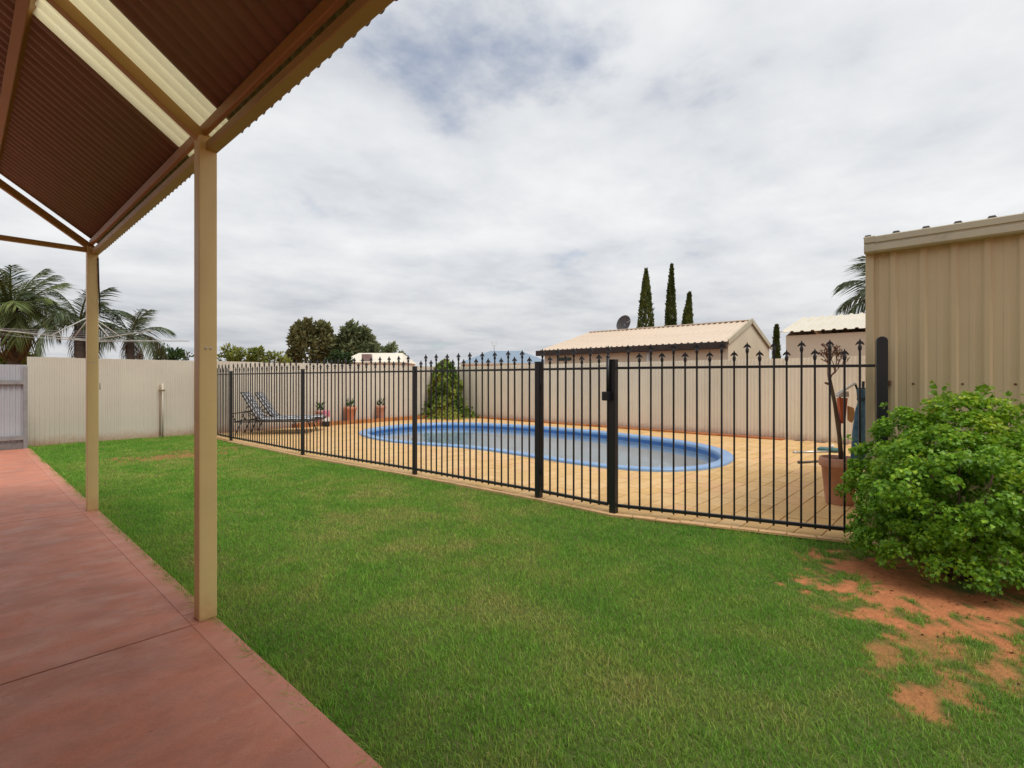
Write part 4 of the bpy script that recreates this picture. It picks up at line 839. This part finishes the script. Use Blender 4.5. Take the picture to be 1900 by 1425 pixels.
MB().bar((bx0 - .1, by0 - .045, ez + .0), (mx_, by0 - .045, rz + .01), .03, .14).build('barge_board', TRIM, nb); MB().bar((bx1 + .1, by0 - .045, ez + .0), (mx_, by0 - .045, rz + .01), .03, .14).build('barge_board', TRIM, nb)
MB().box(bx0 - .05, bx0 - .003, 10.55, 11.15, 1.98, 2.08).build('vent', mat('dark_green_vent', (.03, .07, .06), .6), nb, .01)
MB().tube([(bx0 - .05, 7.6, 0), (bx0 - .05, 7.6, 2.25)], .045, 8).build('downpipe', WHITE, nb)
ds = thing('satellite_dish', 'dark grey satellite dish on the pinkish roof ridge', 'satellite dish', (mx_ + .05, 9.55, rz)); 
MB().tube([(0, 0, -.05), (0, 0, .22)], .02, 8).build('mast', GALV, ds)
MB().lathe([(0, .0), (.12, .012), (.22, .045), (.31, .095), (.315, .1)], 24, T(0, 0, .22, R(-98), R(76))).build('dish', mat('dark_grey_mesh', (.075, .07, .075), .6), ds); MB().tube([(0, .02, .2), (-.15, -.33, .35)], .01, 6).build('feed_arm', GALV, ds)
n2 = thing('neighbour_shed', 'cream shed with white ribbed roof behind the tan shed corner', 'building', (16.5, 1, 0)); n2.location = (0, 0, 0)
MB().box(14.6, 19, -3, 3.75, -.05, 2.45).build('wall', WALLC, n2); ribbed_roof((14.45, -3.1, 2.52), (14.45, 3.85, 2.52), (16.7, -3.1, 3.1), (16.7, 3.85, 3.1), 30, 'roof', RPALE, n2, .03); ribbed_roof((19.1, -3.1, 2.5), (19.1, 3.85, 2.5), (16.7, -3.1, 3.1), (16.7, 3.85, 3.1), 30, 'roof', RPALE, n2, .03)
MB().add([(14.6, 3.76, 2.44), (19, 3.76, 2.44), (16.7, 3.76, 3.06)], [(0, 1, 2)]).build('gable', WALLC, n2)
def hip_house(name, label, px0, px1, ytop, yeave, d, depth, rm, wm, ridge=.5):
    a, b = at(px0, yeave, d), at(px1, yeave, d); c = (a + b) / 2; w = (b - a).length; ax = (b - a).normalized(); bk = Vector((-ax.y, ax.x, 0))
    if bk.dot(Vector((FW[0], FW[1], 0))) < 0: bk = -bk
    h = at((px0 + px1) / 2, ytop, d + depth / 2).z; e = a.z; t = thing(name, label, 'house', (c.x, c.y, 0)); c0 = Vector((c.x, c.y, 0))
    q = [a - c0, b - c0, b - c0 + bk * depth, a - c0 + bk * depth]; r0, r1 = -ax * w * ridge / 2 + bk * depth / 2 + Vector((0, 0, h)), ax * w * ridge / 2 + bk * depth / 2 + Vector((0, 0, h))
    for k in q: k.z = e
    mb = MB(); mb.add(q + [r0, r1], [(0, 1, 5, 4), (1, 2, 5), (2, 3, 4, 5), (3, 0, 4)]); mb.build('roof', rm, t)
    i_ = .94; wv = [Vector((k.x * i_, k.y * i_, -.05)) for k in q] + [Vector((k.x * i_, k.y * i_, e - .01)) for k in q]; MB().add(wv, [(0, 1, 5, 4), (1, 2, 6, 5), (2, 3, 7, 6), (3, 0, 4, 7)]).build('wall', wm, t)
    MB().bar(q[0] - bk * .03 + Vector((0, 0, -.05)), q[1] - bk * .03 + Vector((0, 0, -.05)), .1, .1).build('gutter', TRIM, t)
    return t, c0, bk, h, e
t_, c0, bk, h_, e_ = hip_house('far_house', 'distant cream house with low pale roof below the bushy trees', 628, 748, 655, 672, 40, 6, mat('pale_far_roof', (.72, .66, .54), .6, .05), WALLC, .72)
bxm = at(681, 668, 40.5); MB().box(-.35, .35, -.3, .3, 0, .75, T(bxm.x - c0.x, bxm.y - c0.y, e_ - .1, -YAW)).build('roof_cooler', mat('brown_grey_cooler', (.24, .17, .16), .7), t_, .03)
t_, c0, bk, h_, e_ = hip_house('far_house', 'distant house with blue grey hipped roof and aerial beyond the fence', 850, 1025, 651, 674, 33, 6, mat('blue_grey_roof', (.22, .29, .37), .5, .06), WALLC, .35)
am = at(917, 651, 36) - c0; aer = MB().tube([(am.x, am.y, h_ - .1), (am.x, am.y, h_ + .65)], .025, 6)
for zq in (.35, .5, .62): aer.bar((am.x - RT[0] * .22, am.y - RT[1] * .22, h_ + zq), (am.x + RT[0] * .22, am.y + RT[1] * .22, h_ + zq), .02, .02)
aer.build('aerial', GALV, t_)

# ------------------------------------------------------------------ trees and palms
def cypress(label, px, ytop, wpx, d, lean=0.0):
    c = at(px, HY, d); h = H + (HY - ytop) / F * d; w = wpx / F * d / 2; t = thing('cypress', label, 'tree', (c.x, c.y, 0)); n = 5200
    z = RNG.random(n) ** .9; a = RNG.uniform(0, 2 * np.pi, n); prof = np.interp(z, [0, .05, .3, .6, .8, .92, 1], [.75, 1.0, 1.05, .86, .5, .22, .02])
    lump = .8 + .4 * VN(np.cos(a) * 1.5 + px, np.sin(a) * 1.5 + z * 9, 1.3, 3); r = w * prof * lump * (0.55 + .45 * RNG.random(n) ** .5)
    p = np.stack([np.cos(a) * r + lean * z * z * RT[0] * w, np.sin(a) * r + lean * z * z * RT[1] * w, .25 + z * (h - .5)], 1); dd = np.stack([np.cos(a) * .4, np.sin(a) * .4, 1.2 + 0 * a], 1) + RNG.normal(size=(n, 3)) * .25
    tc = VN2(a * 2 + px, z * 16, 1, 3) + RNG.normal(size=n) * .12; col = ramp_cols(tc, [(.2, (.04, .065, .015)), (.55, (.085, .12, .024)), (.9, (.15, .18, .04))])
    tag(link('crown', leaf_mesh('crown', p, dd, RNG.uniform(.22, .4, n) * max(.6, w), .4, col, foliage('cypress_leaves', trans=.15)), t), kind='stuff')
    MB().tube([(0, 0, -.1), (0, 0, h * .5), (lean * w * RT[0] * .6, lean * w * RT[1] * .6, h * .9)], [.14, .09, .02], 8).build('trunk', BARK, t)
cypress('broadest dark pencil cypress behind the pinkish roof', 1198, 494, 33, 30, .05); cypress('tallest slender pencil cypress, middle of the three behind the pinkish roof', 1243, 486, 21, 30, .35); cypress('short pencil cypress leaning at the end of the row of three', 1271, 538, 25, 29, .7); cypress('small lone cypress between the two neighbouring roofs', 1440, 598, 9, 24, .2)
def tree(name, label, px, ytop, wpx, d, blobs, n, size, stops, ybase=690):
    """blobs: (x, z, rx, rz) in fractions of the crown's width and height"""
    c = at(px, HY, d); zt = H + (HY - ytop) / F * d; zb = H + (HY - ybase) / F * d; w = wpx / F * d; hh = zt - zb; t = thing(name, label, 'tree', (c.x, c.y, 0)); PP = []; NN = []; rr = random.Random(px); main = len(blobs); blobs = list(blobs)
    for bx, bz, rx, rzz in blobs[:main]:
        for k in range(7):
            q = rr.uniform(-.3, 3.5); blobs.append((bx + rx * .85 * math.cos(q), bz + rzz * .85 * math.sin(q), rx * rr.uniform(.22, .42), rzz * rr.uniform(.22, .42)))
    blobs = [(b[0], b[1], b[2] * (.85 if i < main else 1), b[3] * (.85 if i < main else 1)) for i, b in enumerate(blobs)]
    for bi, (bx, bz, rx, rzz) in enumerate(blobs):
        k = max(40, int(.72 * n * rx * rzz / sum(b[2] * b[3] for b in blobs))); v = unit(RNG.normal(size=(k, 3))); rad = (.45 + .55 * RNG.random(k) ** .45) * (.55 + .9 * VN(v[:, 0] * 2.5 + bx * 9, v[:, 1] * 2 + v[:, 2] * 2.3, 1.4, 2)); cy = RNG.uniform(-.15, .15) * w
        q = v * rad[:, None] * np.array([rx * w, rx * w * .9, rzz * hh]) ; PP.append(np.stack([bx * w * RT[0] + cy * FW[0] + q[:, 0] * RT[0] + q[:, 1] * FW[0], bx * w * RT[1] + cy * FW[1] + q[:, 0] * RT[1] + q[:, 1] * FW[1], zb + bz * hh + q[:, 2]], 1)); NN.append(v)
        if bi < main: MB().tube([(0, 0, max(.2, zb * .4)), (bx * w * RT[0] * .5, bx * w * RT[1] * .5, zb + bz * hh * .5), (bx * w * RT[0], bx * w * RT[1], zb + bz * hh)], [.09, .06, .02], 6).build('limb', BARK, t)
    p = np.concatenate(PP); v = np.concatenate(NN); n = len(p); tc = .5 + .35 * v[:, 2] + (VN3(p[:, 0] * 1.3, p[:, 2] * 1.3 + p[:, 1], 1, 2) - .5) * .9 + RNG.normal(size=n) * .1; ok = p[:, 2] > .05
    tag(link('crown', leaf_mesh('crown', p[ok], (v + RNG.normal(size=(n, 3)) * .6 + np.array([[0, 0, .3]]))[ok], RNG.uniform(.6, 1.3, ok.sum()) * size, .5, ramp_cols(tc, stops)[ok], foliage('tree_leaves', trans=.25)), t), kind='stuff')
    MB().tube([(0, 0, -.1), (.03, 0, zb * .5), (0, .02, max(.4, zb + hh * .45))], [.16, .12, .06], 8).build('trunk', BARK, t)
OLV = [(0, (.06, .085, .035)), (.5, (.13, .16, .065)), (1, (.2, .24, .11))]; BRN = [(0, (.07, .085, .032)), (.5, (.145, .15, .055)), (1, (.21, .215, .095))]
YEL = [(0, (.08, .12, .02)), (.5, (.17, .21, .035)), (1, (.28, .3, .06))]; DKG = [(0, (.02, .045, .012)), (.5, (.04, .085, .02)), (1, (.07, .13, .035))]
tree('bushy_tree', 'broad olive brown bushy tree beyond the pool fence', 578, 600, 80, 45, [(-.05, .45, .38, .5), (.2, .5, .28, .42), (-.3, .55, .16, .4), (-.02, .82, .13, .2), (.22, .83, .08, .16), (-.32, .8, .08, .2), (.38, .55, .13, .35), (-.48, .15, .07, .2)], 5200, .42, BRN)
tree('bushy_tree', 'rounded dark olive tree next to the broad bushy tree', 655, 604, 80, 46, [(-.1, .4, .3, .45), (.15, .45, .27, .4), (-.05, .78, .18, .24), (.2, .72, .18, .22), (.43, .4, .07, .3), (-.4, .35, .13, .3)], 4600, .42, OLV)
tree('small_tree', 'small dark tree beside the distant cream house', 725, 641, 52, 52, [(-.3, .5, .22, .42), (.05, .55, .22, .45), (.38, .35, .15, .3)], 1500, .35, OLV)
tree('shrub', 'yellow green shrubs showing above the cream fence', 470, 646, 115, 22, [(-.38, .5, .14, .5), (-.15, .5, .18, .4), (.1, .55, .14, .45), (.35, .42, .18, .35)], 2400, .16, YEL)
tree('shrub', 'dark green shrub beside the distant clothes lines', 322, 640, 60, 19, [(-.2, .5, .25, .5), (.2, .4, .28, .35)], 1000, .14, DKG)
tree('shrub', 'bright yellow green shrub behind the grey fence', 15, 650, 95, 17, [(-.3, .4, .25, .35), (.05, .45, .25, .4), (.35, .4, .2, .35)], 1600, .14, YEL)
tree('shrub', 'small green shrub in front of the distant cream house', 628, 652, 44, 30, [(-.15, .5, .3, .42), (.25, .45, .25, .4)], 900, .18, DKG)

def frond_mesh(name, L_, droop, m, cols, nl=50, hang=.8, ll=.42):
    """one palm frond along +X: a curved midrib with two rows of leaflets"""
    P_ = []; D_ = []; S_ = []; rib = []
    f = lambda t: np.array([L_ * (t - .22 * t ** 3 * droop), 0, L_ * (.45 * t - droop * .85 * t * t)])
    for i in range(9): rib.append(f(i / 8))
    for i in range(nl):
        t = .12 + .88 * i / (nl - 1); p = f(t); tg = f(min(1, t + .02)) - f(t - .02); tg /= np.linalg.norm(tg); l = ll * (math.sin(math.pi * (t * .86 + .1)) ** .6)
        for s in (-1, 1):
            d = tg * .75 + np.array([0, s, 0]) * (.9 - .35 * t) + np.array([0, 0, -hang * (.3 + .7 * random.random())]); P_.append(p); D_.append(d); S_.append(l * random.uniform(.75, 1.15))
    n = len(P_); P_, D_ = np.array(P_), unit(np.array(D_)); S_ = np.array(S_)
    W = unit(np.cross(D_, RNG.normal(size=(n, 3)) * .4 + np.array([[0, 0, 1]]))); wd = .012
    mid = P_ + D_ * S_[:, None] * .55; tip = P_ + D_ * S_[:, None] * .95 + np.array([[0, 0, -.28]]) * S_[:, None] * hang
    v = np.stack([P_ - W * wd * .4, P_ + W * wd * .4, mid - W * wd * .6, mid + W * wd * .6, tip], 1); o = (np.arange(n) * 5)[:, None]; t = np.concatenate([o + np.array([[0, 1, 2]]), o + np.array([[1, 3, 2]]), o + np.array([[2, 3, 4]])], 1).reshape(-1, 3)
    rv = []; rt = []; base = 5 * n
    for i, q in enumerate(rib): w = .02 * (1 - i / 9) + .004; rv += [q + np.array([0, -w, 0]), q + np.array([0, w, 0]), q + np.array([0, 0, -w])]
    for i in range(8):
        for k in range(3): a, b = base + i * 3 + k, base + i * 3 + (k + 1) % 3; rt += [(a, b, b + 3), (a, b + 3, a + 3)]
    V = np.concatenate([v.reshape(-1, 3), np.array(rv)]); Tt = np.concatenate([t, np.array(rt)]); cc = np.concatenate([np.repeat(ramp_cols(RNG.random(n), cols), 5, 0), np.tile([[.14, .16, .05]], (len(rv), 1))])
    return np_mesh(name, V, Tt, cc, m)
PG = [(0, (.05, .075, .035)), (.6, (.09, .125, .055)), (1, (.15, .185, .09))]; PY = [(0, (.07, .10, .03)), (.6, (.13, .18, .05)), (1, (.22, .25, .08))]; PD = [(0, (.10, .065, .02)), (1, (.2, .14, .05))]
fmt = foliage('palm_leaves', trans=.25)
FR = [frond_mesh('frond', 1.0, d, fmt, PG, hang=h) for d, h in ((.45, .7), (.75, .9), (1.05, 1.0))]; FRY = [frond_mesh('frond', 1.0, d, fmt, PY, nl=56, hang=h) for d, h in ((.35, .6), (.7, .8), (1.0, 1.0))]; FRD = frond_mesh('frond', 1.0, 1.35, fmt, PD, hang=1.2)
def palm(label, px, ycrown, d, L_, n, set_, tr=.11, dead=0, seed=1, ang=None):
    random.seed(seed); c = at(px, ycrown, d); t = thing('palm_tree', label, 'palm tree', (c.x, c.y, 0)); z = c.z
    MB().tube([(0, 0, -.1), (.03, .02, z * .5), (0, 0, z + .1)], [tr * 1.25, tr, tr * .8], 10).build('trunk', mat('palm_trunk', (.09, .07, .055), .9, .3, 10, .6, 25, stretch=(.4, .4, 3)), t)
    for k in range(n):
        a = ang[k] if ang else k * 2.39996 + random.uniform(-.2, .2); e = random.random(); el = R(55) * (1 - (k / n)) - R(18) * (k / n)
        link('frond', set_[min(2, int(3 * k / n))], t, T(0, 0, z, a) @ Matrix.Rotation(-el, 4, 'Y') @ Matrix.Rotation(random.uniform(-.3, .3), 4, 'X') @ Matrix.Scale(L_ * random.uniform(.85, 1.1), 4))
    for k in range(dead): link('frond', FRD, t, T(0, 0, z - .1, k * 1.3 + .4) @ Matrix.Rotation(R(35), 4, 'Y') @ Matrix.Scale(L_ * .75, 4))
palm('full bright green palm with brown lower fronds behind the grey fence', 24, 582, 15.5, 1.7, 26, FRY, .13, 7, 3)
palm('loose grey green palm with a thick dark trunk above the cream fence', 147, 604, 16, 1.6, 13, FR, .16, 2, 8)
palm('drooping palm with a long arching frond beside the clothes hoist lines', 242, 626, 16.5, 1.4, 12, FR, .12, 2, 15)
palm('palm with drooping fronds rising behind the tan shed and white ribbed roof', 1660, 552, 17, 2.0, 17, FR, .14, 0, 22)
